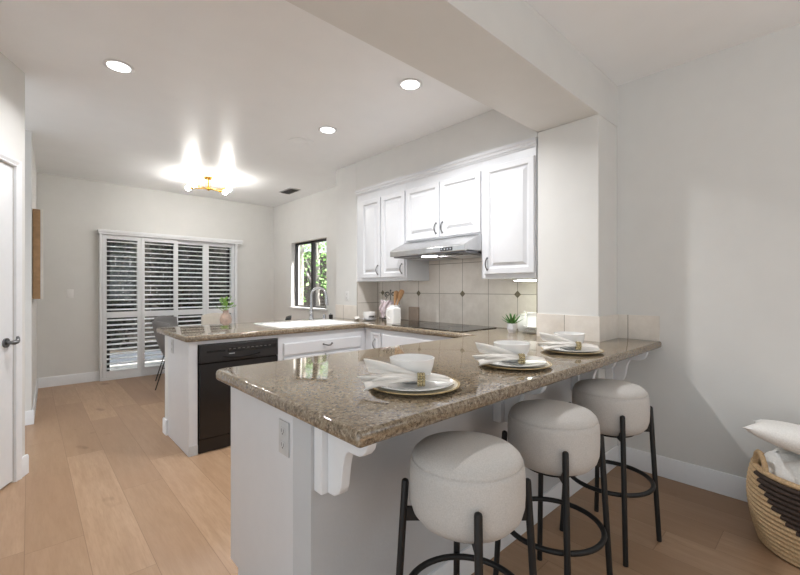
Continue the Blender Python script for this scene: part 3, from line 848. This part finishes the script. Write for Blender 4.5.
tag(o, 'rumpled pink and white dish towel draped on the stand', 'towel')
# teacup + saucer + small cloth sprig
t = thing('tea_saucer', 'small pale saucer under the patterned cup', 'saucer', (2.83, 3.58, ZW))
B().lathe([(0.0, 0.0), (0.045, 0.0), (0.05, 0.006), (0.085, 0.016), (0.086, 0.019), (0.05, 0.011), (0.0, 0.010)], n=36).obj('dish', M['pot'], t)
t = thing('tea_cup', 'white cup with dark pattern on the pale saucer', 'cup', (2.83, 3.58, ZW + 0.0105))
B().lathe([(0.0, 0), (0.045, 0), (0.062, 0.012), (0.07, 0.045), (0.07, 0.085), (0.066, 0.085), (0.064, 0.045), (0.05, 0.012), (0, 0.009)], n=36).obj('body', 'cream', t)
b = B()
for k in range(6):
    a = PI + 0.9 + 0.16 * k
    b.tube([(0.0705 * math.cos(a + 0.06 * math.cos(q)), 0.0705 * math.sin(a + 0.06 * math.cos(q)), 0.03 + 0.013 * math.sin(q) + .004 * (k % 2)) for q in [2 * PI * i / 8 for i in range(8)]], 0.0022, 5)
b.obj('pattern', 'dw_panel', t)
def sprig(u, v):
    a = 2 * PI * v
    return (0.16 * (u - 0.5), 0.035 * math.cos(a) * math.sin(PI * u) + 0.01 * math.sin(12 * u), 0.018 + 0.016 * math.sin(a) * math.sin(PI * u) + 0.008 * math.sin(15 * u + a))
o = B().grid(sprig, 14, 10).obj('napkin_roll', 'linen', loc=(2.74, 3.70, ZW + 0.003), rotz=0.8)
tag(o, 'small rolled pale cloth left of the cup and saucer', 'cloth')
t = tag(B().box(3.128, 3.148, 3.10, 3.25, ZW, 1.07).obj('trivet_tile', 'tan_tile', bevel=0.003), 'plain taupe square tile leaning on the backsplash right of the crock', 'tile')
# succulent
t = thing('potted_succulent', 'small green succulent in a pale faceted pot', 'plant', (2.895, 1.79, ZW), 0.3)
B().lathe([(0.030, 0), (0.040, 0.03), (0.037, 0.075), (0.033, 0.075), (0.033, 0.066), (0, 0.066)], n=7).obj('pot', 'pot', t, angle=10)
b = B()
random.seed(3)
for k in range(20):
    a = k * 2.4; el = 0.25 + 1.1 * (k / 20); L = 0.106 - 0.015 * (k / 20)
    d = Vector((math.cos(a) * math.cos(el), math.sin(a) * math.cos(el), math.sin(el))); s = Vector((-math.sin(a), math.cos(a), 0)); n_ = s.cross(d)
    base = Vector((0, 0, 0.066)); rings = []
    for q, w_ in ((0, .005), (.25, .010), (.55, .009), (.8, .005), (1, .0008)):
        c_ = base + d * L * q + Vector((0, 0, 0.018 * q * q * math.cos(el)))
        rings.append([c_ + s * w_, c_ + n_ * -w_ * .45, c_ - s * w_, c_ + n_ * w_ * .3])
    b.loft(rings)
b.obj('leaves', 'leaf', t)
# teapot, stack of plates, board behind
t = thing('tea_jar', 'pale lidded jar behind the small succulent', 'jar', (3.065, 1.775, ZW))
B().lathe([(0.0, 0), (0.05, 0), (0.062, 0.03), (0.064, 0.09), (0.056, 0.13), (0.05, 0.135), (0, 0.135)], n=32).obj('body', 'cream', t)
B().lathe([(0.054, 0.1353), (0.054, 0.141), (0.02, 0.15), (0.008, 0.152), (0.012, 0.165), (0.006, 0.172), (0, 0.173)], n=28).obj('lid', 'cream', t)
B().tube([(-0.02, -0.058, 0.11), (-0.03, -0.085, 0.105), (-0.03, -0.088, 0.06), (-0.02, -0.06, 0.04)], 0.006, 8).obj('handle', 'cream', t)
for k in range(3):
    t = thing('side_plate', 'white side plate, %s of the stack in the corner by the pier' % ('bottom', 'middle', 'top')[k], 'plate', (2.98, 1.64, ZW + 0.0185 * k), 0, 'stacked white plates by the pier')
    B().lathe([(0, 0), (0.05, 0), (0.055, 0.004), (0.085, 0.0165), (0.086, 0.0182), (0.055, 0.0075), (0, 0.0065)], n=36).obj('dish', 'cream', t)
t = thing('lidded_canister', 'white square canister on the plates in the tiled corner', 'canister', (3.0, 1.64, ZW + 0.0185 * 2 + 0.0068))
B().loft([rr(-.04, .04, -.055, .055, 0, .008), rr(-.04, .04, -.055, .055, 0.11, .008)]).obj('body', 'cream', t)
B().loft([rr(-.048, .048, -.053, .053, 0.1103, .008), rr(-.048, .048, -.053, .053, 0.124, .008)]).obj('lid', 'cream', t, bevel=0.002)

# ------------------------------------------------------------------ place settings
SET = [(1.035, 1.045, 0.0, 'nearest'), (1.667, 1.02, -0.12, 'middle'), (2.27, 1.02, -0.22, 'far')]
where = {'nearest': 'at the open corner of the counter', 'middle': 'in the middle of the counter', 'far': 'by the wall pier'}
def mk_charger(): 
    t = thing('charger_plate', '', 'charger plate', (0, 0, 0), 0, 'gold rimmed charger plates')
    B().lathe([(0, 0), (0.10, 0), (0.105, 0.003), (0.162, 0.011), (0.1655, 0.0125), (0.1655, 0.0145), (0.150, 0.0125), (0.105, 0.0075), (0, 0.0065)], n=56).obj('dish', 'plate_gold', t)
    B().lathe([(0.1657, 0.0115), (0.1675, 0.0130), (0.1662, 0.0152), (0.158, 0.0149), (0.158, 0.0139), (0.1640, 0.0147)], n=56, cap=False).obj('rim', 'gold', t)['label'] = 'gold rim'
    return t
def mk_plate():
    t = thing('dinner_plate', '', 'plate', (0, 0, 0), 0, 'white dinner plates on the chargers')
    B().lathe([(0, 0), (0.085, 0), (0.09, 0.003), (0.143, 0.0145), (0.147, 0.0165), (0.1455, 0.0185), (0.09, 0.0075), (0, 0.0065)], n=56).obj('dish', 'cream', t)
    return t
def mk_bowl():
    t = thing('soup_bowl', '', 'bowl', (0, 0, 0), 0, 'white soup bowls')
    B().lathe([(0, 0), (0.045, 0), (0.052, 0.004), (0.068, 0.025), (0.079, 0.058), (0.084, 0.088), (0.0805, 0.089), (0.075, 0.058), (0.062, 0.025), (0.045, 0.008), (0, 0.006)], n=48).obj('body', 'cream', t)
    return t
RV = Vector((0.735, -0.678, 0)); DV = Vector((0.678, 0.735, 0))
def L3(a, d_, z): return RV * a + DV * d_ + Vector((0, 0, z))
def mk_napkin():
    t = thing('cloth_napkin', '', 'napkin', (0, 0, 0), 0, 'white napkins gathered in rings')
    b = B()
    # the gathered neck in the ring is at the origin; flaps spread to the left, one tail to the right
    def bez(p, s):
        q = [Vector(x) for x in p]
        while len(q) > 1: q = [q[i].lerp(q[i + 1], s) for i in range(len(q) - 1)]
        return q[0]
    def flap(top, bot, amp, fr):
        def fn(u, v):
            P = bez(top, u).lerp(bez(bot, u), v)
            return P + DV * (1.7 * amp * u * math.sin(fr * v * PI + 1.0 + 3 * u)) + Vector((0, 0, 0.5 * amp * u * math.sin(fr * 1.3 * v * PI)))
        b.grid(fn, 14, 14)
    # upper flap rising back-left
    flap([L3(0, .006, .012), L3(-.07, .012, .040), L3(-.14, .022, .062), L3(-.205, .045, .066)], [L3(0, .0, .002), L3(-.06, .004, .018), L3(-.12, .010, .012), L3(-.185, .02, .020)], 0.006, 2.0)
    # lower flaps, folded and wavy, reaching past the plate to the worktop
    flap([L3(0, 0, .010), L3(-.06, -.005, .026), L3(-.11, .01, .018), L3(-.225, .01, .010)], [L3(0, -.008, -.004), L3(-.05, -.03, .006), L3(-.10, -.045, .008), L3(-.185, -.045, -.020)], 0.010, 2.6)
    flap([L3(-.02, -.006, .006), L3(-.09, -.01, .014), L3(-.12, -.045, .026), L3(-.16, -.03, .008)], [L3(-.02, -.010, -.004), L3(-.07, -.035, .000), L3(-.12, -.065, .004), L3(-.20, -.055, -.027)], 0.006, 3.0)
    # tail
    flap([L3(0, .008, .010), L3(.04, .02, .016), L3(.08, .03, .006), L3(.105, .03, -.002)], [L3(0, -.008, -.004), L3(.04, -.02, 0), L3(.08, -.02, -.004), L3(.10, -.012, -.004)], 0.006, 2.2)
    b.obj('cloth', 'linen', t, solid=0.0035, subsurf=1, fix=False)
    return t
def mk_ring():
    t = thing('napkin_ring', '', 'napkin ring', (0, 0, 0), 0, 'beaded napkin rings')
    b = B()
    for k in range(14):
        a = 2 * PI * k / 14
        for off in (-0.009, 0.0, 0.009):
            b.ball(L3(off, 0.0195 * math.cos(a), 0.0195 * math.sin(a)), 0.005, 8)
    b.obj('beads', 'pewter', t)
    return t
protos = [mk_charger(), mk_plate(), mk_bowl(), mk_napkin(), mk_ring()]
zc = ZW
offs = [(0, 0, 0.0), (-0.010, -0.003, 0.0068), (0.014, 0.026, 0.0136), (-0.034, -0.068, 0.0425), (-0.034, -0.068, 0.0425)]
texts = ['%s gold rimmed charger plate %s', '%s white dinner plate on the charger %s', '%s white soup bowl on the plate %s', '%s white cloth napkin spread over the plate %s', '%s beaded napkin ring on the napkin %s']
for i, (sx, sy, rz, nm) in enumerate(SET):
    for k, pr in enumerate(protos):
        o = pr if i == 0 else copy_tree(pr)
        ox, oy, oz = offs[k]
        c_, s_ = math.cos(rz), math.sin(rz)
        o.location = (sx + ox * c_ - oy * s_, sy + ox * s_ + oy * c_, zc + oz); o.rotation_euler = (0, 0, rz)
        o['label'] = texts[k] % (nm, where[nm])

# ------------------------------------------------------------------ bar stools
def mk_stool():
    t = thing('bar_stool', '', 'bar stool', (0, 0, 0), 0, 'round boucle bar stools')
    prof = [(0.0, 0.556), (0.09, 0.556), (0.125, 0.560), (0.150, 0.572), (0.168, 0.594), (0.176, 0.622), (0.178, 0.66), (0.178, 0.70), (0.176, 0.735), (0.172, 0.749), (0.1695, 0.7505), (0.1705, 0.753), (0.166, 0.764), (0.152, 0.777), (0.12, 0.787), (0.07, 0.792), (0.0, 0.794)]
    B().lathe([(r_, z_ - 0.004) for r_, z_ in prof], n=64).obj('seat', 'stool', t, angle=75)
    B().lathe([(0.1712, 0.7448), (0.1724, 0.7463), (0.1712, 0.7478), (0.169, 0.7463)], n=64, cap=False).obj('seam', 'stool', t)
    for k in range(4):
        a = math.radians(-53.7 + 90 * k)
        ca, sa = math.cos(a), math.sin(a)
        rt, rb = 0.1915, 0.232
        lp = [(rb * ca, rb * sa, 0.001), (rt * ca, rt * sa, 0.668), (rt * ca, rt * sa, 0.674), ((rt - .0005) * ca, (rt - .0005) * sa, 0.678)]
        B().tube(lp, [0.0115, 0.0115, 0.010, 0.004], 14).obj('leg', 'black_metal', t)
        m = Matrix.Rotation(a, 4, 'Z')
        B().box(0.105, 0.192, -0.005, 0.005, 0.548, 0.590, m).obj('bracket', 'black_metal', t)
    R = 0.192
    B().tube([(R * math.cos(2 * PI * i / 48), R * math.sin(2 * PI * i / 48), 0.305) for i in range(48)], 0.0105, 10, closed=True).obj('footrest_ring', 'black_metal', t)
    B().tube([(0.11 * math.cos(2 * PI * i / 32), 0.11 * math.sin(2 * PI * i / 32), 0.549) for i in range(32)], 0.006, 8, closed=True).obj('seat_ring', 'black_metal', t)
    return t
s0 = mk_stool(); s0.location = (1.007, 0.785, 0); s0.rotation_euler[2] = math.radians(11); s0['label'] = 'nearest round greige bar stool in front of the open counter end'
dup(s0, (1.587, 0.794, 0), math.radians(4), 'middle round greige bar stool')
dup(s0, (2.198, 0.791, 0), 0, 'farthest round greige bar stool beside the right wall')

# ------------------------------------------------------------------ basket with throw and cushion
BX, BY = 2.79, 0.03
t = thing('woven_basket', 'round coiled straw basket with dark stepped pattern', 'basket', (BX, BY, 0))
b = B()
NR, NS = 17, 96
def brad(z):
    s = z / 0.40
    return 0.205 + 0.075 * math.sin(PI * min(1, 0.12 + 0.62 * s)) ** 1.0 - 0.010 * max(0, s - 0.75)
prev = None
allr = []
hgt = 0.385
for j in range(NR * 4 + 1):
    z = 0.004 + hgt * j / (NR * 4)
    bulge = 0.011 * abs(math.sin(PI * j / 4.0)) ** 0.7
    r = brad(z) + bulge
    allr.append([b.bm.verts.new((r * math.cos(2 * PI * i / NS), r * math.sin(2 * PI * i / NS), z)) for i in range(NS)])
A0 = math.radians(108)
for j in range(NR * 4):
    ring = j // 4
    s = (ring + 0.5) / NR
    for i in range(NS):
        a = (2 * PI * (i + 0.5) / NS - A0) % (2 * PI)
        # dark wedge: wide at the rim, narrow at the base, four around the basket
        fr = math.degrees(a) % 180
        b.mi = 1 if (fr > 95 * (1 - s) and fr < 100 + 60 * s) and s < 0.97 else 0
        b.face([allr[j][i], allr[j][(i + 1) % NS], allr[j + 1][(i + 1) % NS], allr[j + 1][i]])
b.mi = 0
b.face(list(reversed(allr[0])))
inner = [b.bm.verts.new(((brad(0.385) - .012) * math.cos(2 * PI * i / NS), (brad(0.385) - .012) * math.sin(2 * PI * i / NS), 0.387)) for i in range(NS)]
inner2 = [b.bm.verts.new((0.19 * math.cos(2 * PI * i / NS), 0.19 * math.sin(2 * PI * i / NS), 0.016)) for i in range(NS)]
for ra, rb_ in ((allr[-1], inner), (inner, inner2)):
    for i in range(NS): b.face([ra[i], ra[(i + 1) % NS], rb_[(i + 1) % NS], rb_[i]])
b.face(inner2)
b.obj('body', ['straw', 'straw_dark'], t, angle=60)
for sgn in (1, -1):
    a = math.radians(118) if sgn > 0 else math.radians(-62)
    r = brad(0.385) - 0.002
    pts_ = []
    for k in range(13):
        s = k / 12; aa = a + (s - 0.5) * 0.42
        pts_.append((r * math.cos(aa), r * math.sin(aa), 0.375 + 0.085 * math.sin(PI * s) ** 0.6))
    B().tube(pts_, [0.011 + 0.0012 * (k % 2) for k in range(13)], 10).obj('handle', 'straw', t)
def throwfn(u, v):
    a = 2 * PI * v; r = 0.225 * math.sin(PI / 2 * u) ** 0.8
    return (r * math.cos(a), r * math.sin(a), 0.44 - 0.12 * u ** 3 + 0.012 * math.sin(5 * a) * u + 0.01 * math.sin(9 * a + 7 * u))
o = B().grid(throwfn, 14, 48).obj('throw_blanket', 'boucle', solid=0.012, loc=(BX, BY, 0.02))
tag(o, 'fluffy white throw folded inside the straw basket', 'blanket')
def pillow(u, v):
    x = (u - 0.5) * 2; y = (v - 0.5) * 2
    px = x * (0.235 - 0.035 * (1 - y * y)); py = y * (0.235 - 0.035 * (1 - x * x))
    return px, py, 0.065 * max(0, (1 - x * x) * (1 - y * y)) ** 0.42 + 0.002
b = B()
mp = Matrix.Translation((2.755, 0.08, 0.532)) @ Matrix.Rotation(math.radians(13), 4, Vector((0.7, 0.7, 0)))
b.grid(lambda u, v: mp @ Vector(pillow(u, v)), 22, 22)
b.grid(lambda u, v: mp @ Vector((pillow(u, v)[0], pillow(u, v)[1], -pillow(u, v)[2])), 22, 22)
bmesh.ops.remove_doubles(b.bm, verts=b.bm.verts, dist=0.0045)
tag(b.obj('cushion', 'boucle', angle=80), 'fluffy white cushion on top of the straw basket', 'cushion')

# ------------------------------------------------------------------ dining corner
def chair(shell, loc, rotz, label):
    t = thing('dining_chair', label, 'chair', loc, rotz, 'dining chairs around the table')
    # seat faces +Y in local space, back at -Y
    def fn(u, v):
        x = (v - 0.5) * 2
        w_ = 0.215
        if u < 0.5:
            s = u / 0.5; y = 0.20 - 0.36 * s; z = 0.45 - 0.015 * s + 0.05 * x * x * s
        else:
            s = (u - 0.5) / 0.5; y = -0.16 - 0.10 * math.sin(s * PI / 2) - 0.03 * s; z = 0.435 + 0.05 * x * x * (1 - s) + 0.45 * s ** 1.1 - 0.03 * x * x * s
            y += 0.07 * x * x
        return (x * w_ * (1 - 0.1 * (u - .5)), y, z)
    B().grid(fn, 18, 12).obj('shell', shell, t, solid=0.012)
    for sx in (-1, 1):
        for sy in (-1, 1):
            B().tube([(sx * 0.12, sy * 0.10, 0.44), (sx * 0.20, sy * 0.19 - 0.01, 0.001)], 0.007, 8).obj('leg', 'black_metal', t)
    for sx in (-1, 1):
        B().tube([(sx * 0.12, -0.10, 0.436), (sx * 0.12, 0.10, 0.436)], 0.007, 8).obj('seat_rail', 'black_metal', t)
    B().tube([(-0.15, -0.135, 0.27), (0.15, 0.135, 0.27)], 0.004, 6).tube([(0.15, -0.135, 0.27), (-0.15, 0.135, 0.27)], 0.004, 6).obj('brace', 'black_metal', t)
    return t
TX, TY = 1.97, 5.74
t = thing('dining_table', 'round pale dining table by the shutters', 'table', (TX, TY, 0))
B().lathe([(0, 0.72), (0.50, 0.72), (0.53, 0.728), (0.535, 0.74), (0.53, 0.748), (0, 0.75)], n=48).obj('tabletop', 'table_wood', t)
B().lathe([(0.28, 0.001), (0.28, 0.012), (0.06, 0.04), (0.045, 0.2), (0.045, 0.62), (0.12, 0.719)], n=32).obj('pedestal', 'table_wood', t)
chair('grey_shell', (1.40, 5.62, 0), math.radians(-78), 'grey shell dining chair with thin black legs beside the end panel')
chair('grey_shell', (1.56, 6.30, 0), math.radians(-145), 'grey shell dining chair on the shutter side of the table')
chair('pale_shell', (2.13, 6.42, 0), math.radians(-190), 'pale shell dining chair just behind the vase')
chair('dark_shell', (2.52, 5.46, 0), math.radians(62), 'charcoal dining chair peeking over the sink counter')
t = thing('leafy_vase', 'dusky pink vase of green leaves on the dining table', 'vase', (TX + 0.02, TY - 0.05, 0.7505))
B().lathe([(0, 0), (0.05, 0), (0.072, 0.05), (0.078, 0.10), (0.062, 0.155), (0.036, 0.19), (0.036, 0.215), (0.044, 0.225), (0.038, 0.225), (0.03, 0.19), (0, 0.18)], n=36).obj('body', 'vase', t)
b = B(); random.seed(5)
for k in range(46):
    a = random.uniform(0, 2 * PI); el = random.uniform(0.25, 1.4); L = random.uniform(0.06, 0.17)
    d_ = Vector((math.cos(a) * math.cos(el), math.sin(a) * math.cos(el), math.sin(el)))
    p0 = Vector((0, 0, 0.215)) + d_ * L
    s = d_.cross(Vector((0, 0, 1))).normalized() * 0.02; dd = (d_ + Vector((0, 0, random.uniform(-.6, .3)))).normalized() * 0.055
    V = [b.bm.verts.new(q) for q in (p0, p0 + dd * .5 + s + Vector((0, 0, .004)), p0 + dd, p0 + dd * .5 - s + Vector((0, 0, .004)))]
    b.face([V[0], V[1], V[2]]); b.face([V[0], V[2], V[3]])
    if k % 3 == 0: b.tube([Vector((0, 0, 0.18)), p0], 0.0018, 5)
b.obj('leaves', 'vase_leaf', t, fix=False)

# wall art on the short left wall
t = thing('wall_art', 'wood framed wall art seen edge on left of the shutters', 'picture', (0.022, 5.60, 1.172))
B().box(0.004, 0.060, -0.34, 0.34, 0, 0.872).obj('frame', 'frame_wood', t, bevel=0.003)
B().box(0.0605, 0.080, -0.345, 0.345, -0.004, 0.876).obj('canvas', 'linen', t, bevel=0.002)

# ------------------------------------------------------------------ ceiling fittings
def can_light(x, y, label, power):
    t = thing('recessed_light', label, 'ceiling light', (x, y, ZC), 0, 'recessed ceiling lights')
    B().lathe([(0.066, -0.0005), (0.088, -0.0005), (0.088, -0.004), (0.080, -0.008), (0.067, -0.006)], n=40, cap=False).obj('trim_ring', 'trim', t)
    B().lathe([(0, -0.001), (0.066, -0.001), (0.064, -0.005), (0, -0.006)], n=40).obj('lens', 'lamp', t)
    ld = bpy.data.lights.new('recessed_lamp', 'AREA'); ld.shape = 'DISK'; ld.size = 0.10; ld.energy = power; ld.color = (0.985, 0.99, 1.0); ld.spread = math.radians(140)
    lo = bpy.data.objects.new('recessed_lamp', ld); C.objects.link(lo); lo.parent = t; lo.location = (0, 0, -0.009)
can_light(0.44, 3.235, 'recessed ceiling light on the left, nearest the panel door', CAN_POWER * 0.9)
can_light(2.03, 2.09, 'recessed ceiling light nearest the beam', CAN_POWER * 1.8)
can_light(2.045, 3.21, 'recessed ceiling light in front of the sink', CAN_POWER * 0.75)
LX, LY = 1.755, 5.66
t = thing('ceiling_lamp', 'brass flush ceiling lamp with four bare bulbs above the dining table', 'ceiling lamp', (LX, LY, ZC))
B().lathe([(0, -0.0005), (0.062, -0.0005), (0.062, -0.012), (0.05, -0.024), (0, -0.026)], n=32).obj('canopy', 'brass', t)
B().cyl((0, 0, -0.025), (0, 0, -0.15), 0.010).ball((0, 0, -0.15), 0.028).cyl((0.03, 0.0, -0.025), (0.03, 0, -0.13), 0.004).cyl((-0.03, 0.0, -0.025), (-0.03, 0, -0.13), 0.004).obj('stem', 'brass', t)
R2 = Vector((0.735, -0.678, 0)); D2 = Vector((0.678, 0.735, 0))
for v in (R2 * 0.25 + D2 * -0.03 + Vector((0, 0, -0.165)), R2 * -0.25 + D2 * 0.03 + Vector((0, 0, -0.135)), D2 * -0.17 + R2 * -0.07 + Vector((0, 0, -0.15)), D2 * 0.17 + R2 * 0.11 + Vector((0, 0, -0.15))):
    c_ = Vector((0, 0, -0.15)); d_ = (v - c_).normalized()
    ar = B().tube([c_, v - d_ * 0.05, v - d_ * 0.048, v], [0.007, 0.007, 0.015, 0.015], 10).obj('arm', 'brass', t)
    bl = v + d_ * 0.038
    B().tube([v, v + d_ * 0.012, v + d_ * 0.03, v + d_ * 0.05, v + d_ * 0.066, v + d_ * 0.072], [0.012, 0.020, 0.031, 0.031, 0.018, 0.004], 14).obj('bulb', 'bulb', ar)
t = thing('ceiling_vent', 'dark slotted air vent in the ceiling by the window wall', 'vent', (2.895, 5.60, ZC))
B().box(-0.09, 0.09, -0.18, 0.18, -0.008, -0.0005).obj('frame', 'greyplate', t, bevel=0.002)
for k in range(7):
    m = Matrix.Translation((0.0, -0.14 + k * 0.0467, -0.012)) @ Matrix.Rotation(math.radians(35), 4, 'X')
    B().box(-0.072, 0.072, -0.016, 0.016, -0.001, 0.001, m).obj('slat', 'socket', t)
t = tag(B().lathe([(0, -0.0005), (0.125, -0.0005), (0.123, -0.005), (0.10, -0.006), (0.095, -0.004), (0.06, -0.004), (0.055, -0.007), (0, -0.007)], n=40).obj('ceiling_cover', 'ceiling', loc=(2.02, 3.655, ZC)), 'round white cover patch on the kitchen ceiling', 'ceiling cover')

# ------------------------------------------------------------------ garden outside
o = B().box(-6, 14, 7.065, 24, -0.16, -0.06).box(3.61, 14, -3, 7.065, -0.16, -0.06).obj('ground', 'soil'); struct(o, 'dark garden ground outside', 'ground')
o = B().box(-1.5, 4.0, 7.08, 8.25, -0.058, -0.02).obj('patio', 'concrete'); struct(o, 'pale concrete patio outside the shuttered doors', 'patio')
o = B().box(-1.5, 4.0, 8.26, 9.6, -0.058, -0.025).obj('patio_shade', 'cover'); struct(o, 'patio ground with its shade coloured in as slate blue, beyond the pale strip', 'patio_shade')  # strip coloured dark to stand for shade lying on the patio
def leaves(b, c, r, n, size):
    for k in range(n):
        while True:
            p = Vector((random.uniform(-1, 1), random.uniform(-1, 1), random.uniform(-1, 1)))
            if p.length < 1: break
        p = Vector((c[0] + p.x * r[0], c[1] + p.y * r[1], c[2] + p.z * r[2]))
        d_ = Vector((random.uniform(-1, 1), random.uniform(-1, 1), random.uniform(-1, .6))).normalized()
        s = d_.orthogonal().normalized() * size * 0.3
        V = [b.bm.verts.new(q) for q in (p, p + d_ * size * .5 + s, p + d_ * size, p + d_ * size * .5 - s)]
        b.face(V)
random.seed(11)
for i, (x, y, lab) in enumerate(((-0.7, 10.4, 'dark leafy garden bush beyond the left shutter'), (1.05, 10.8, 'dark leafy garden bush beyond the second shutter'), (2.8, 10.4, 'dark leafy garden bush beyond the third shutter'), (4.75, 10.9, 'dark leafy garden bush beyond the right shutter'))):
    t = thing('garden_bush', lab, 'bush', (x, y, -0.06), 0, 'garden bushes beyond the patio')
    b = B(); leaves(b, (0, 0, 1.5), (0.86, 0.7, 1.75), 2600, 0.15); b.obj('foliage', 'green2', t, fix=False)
    b = B()
    for k in range(5):
        b.tube([(0.1 * k - .2, 0, 0.0), (0.2 * k - .4, 0.1, 1.2), (0.3 * k - .6, 0, 2.6)], [0.05, 0.035, 0.01], 7)
    b.obj('trunk', 'dark_bark', t)
def garden_fence(x0, y0, x1, y1, h, label):
    L = math.hypot(x1 - x0, y1 - y0); t = thing('garden_fence', label, 'fence', (x0, y0, -0.06), math.atan2(y1 - y0, x1 - x0))
    b = B()
    n = int(L / 0.15)
    for k in range(n): b.box(k * .15, k * .15 + .142, -0.01, 0.01, 0.03, h - 0.02 * (k % 2))
    b.obj('boards', 'fence', t)
    B().box(0, L, 0.011, 0.05, 0.4, 0.49).box(0, L, 0.011, 0.05, h - .35, h - .26).obj('rails', 'fence', t)
garden_fence(-5, 12.2, 9, 12.2, 2.6, 'weathered board fence at the back of the garden')
garden_fence(8.4, 12.0, 8.4, 4.0, 1.6, 'weathered board fence outside the side window')
random.seed(23)
def garden_tree(x, y, lab, hh, lean, crown):
    t = thing('garden_tree', lab, 'tree', (x, y, -0.06), 0, 'trees outside the side window')
    B().tube([(0, 0, 0), (lean * .4, lean * .2, hh * .4), (lean, lean * .4, hh)], [0.065, 0.055, 0.03], 10).tube([(lean * .4, lean * .2, hh * .4), (lean * .4 - .35, lean * .2 + .5, hh * .75)], [0.05, 0.02], 8).obj('trunk', 'bark', t)
    b = B()
    for c_, r_, n_ in crown: leaves(b, c_, r_, n_, 0.13)
    b.obj('foliage', 'green1', t, fix=False)
garden_tree(4.55, 8.3, 'slim pale trunked tree left in the side window', 3.2, 0.1, [((-0.05, 0.15, 1.25), (.30, .4, .3), 60), ((0.0, 0.1, 2.05), (.5, .5, .4), 110)])
garden_tree(5.95, 9.8, 'leafy pale trunked tree right in the side window', 3.0, -0.1, [((0.15, -0.2, 1.75), (.3, .3, .6), 120), ((0, 0, 2.6), (.6, .6, .5), 160)])
garden_tree(6.7, 11.2, 'farther garden tree filling the side window middle', 3.6, 0.2, [((0.0, 0.0, 1.5), (.8, .8, .6), 90), ((0.2, 0.1, 3.0), (.9, .9, .8), 160)])
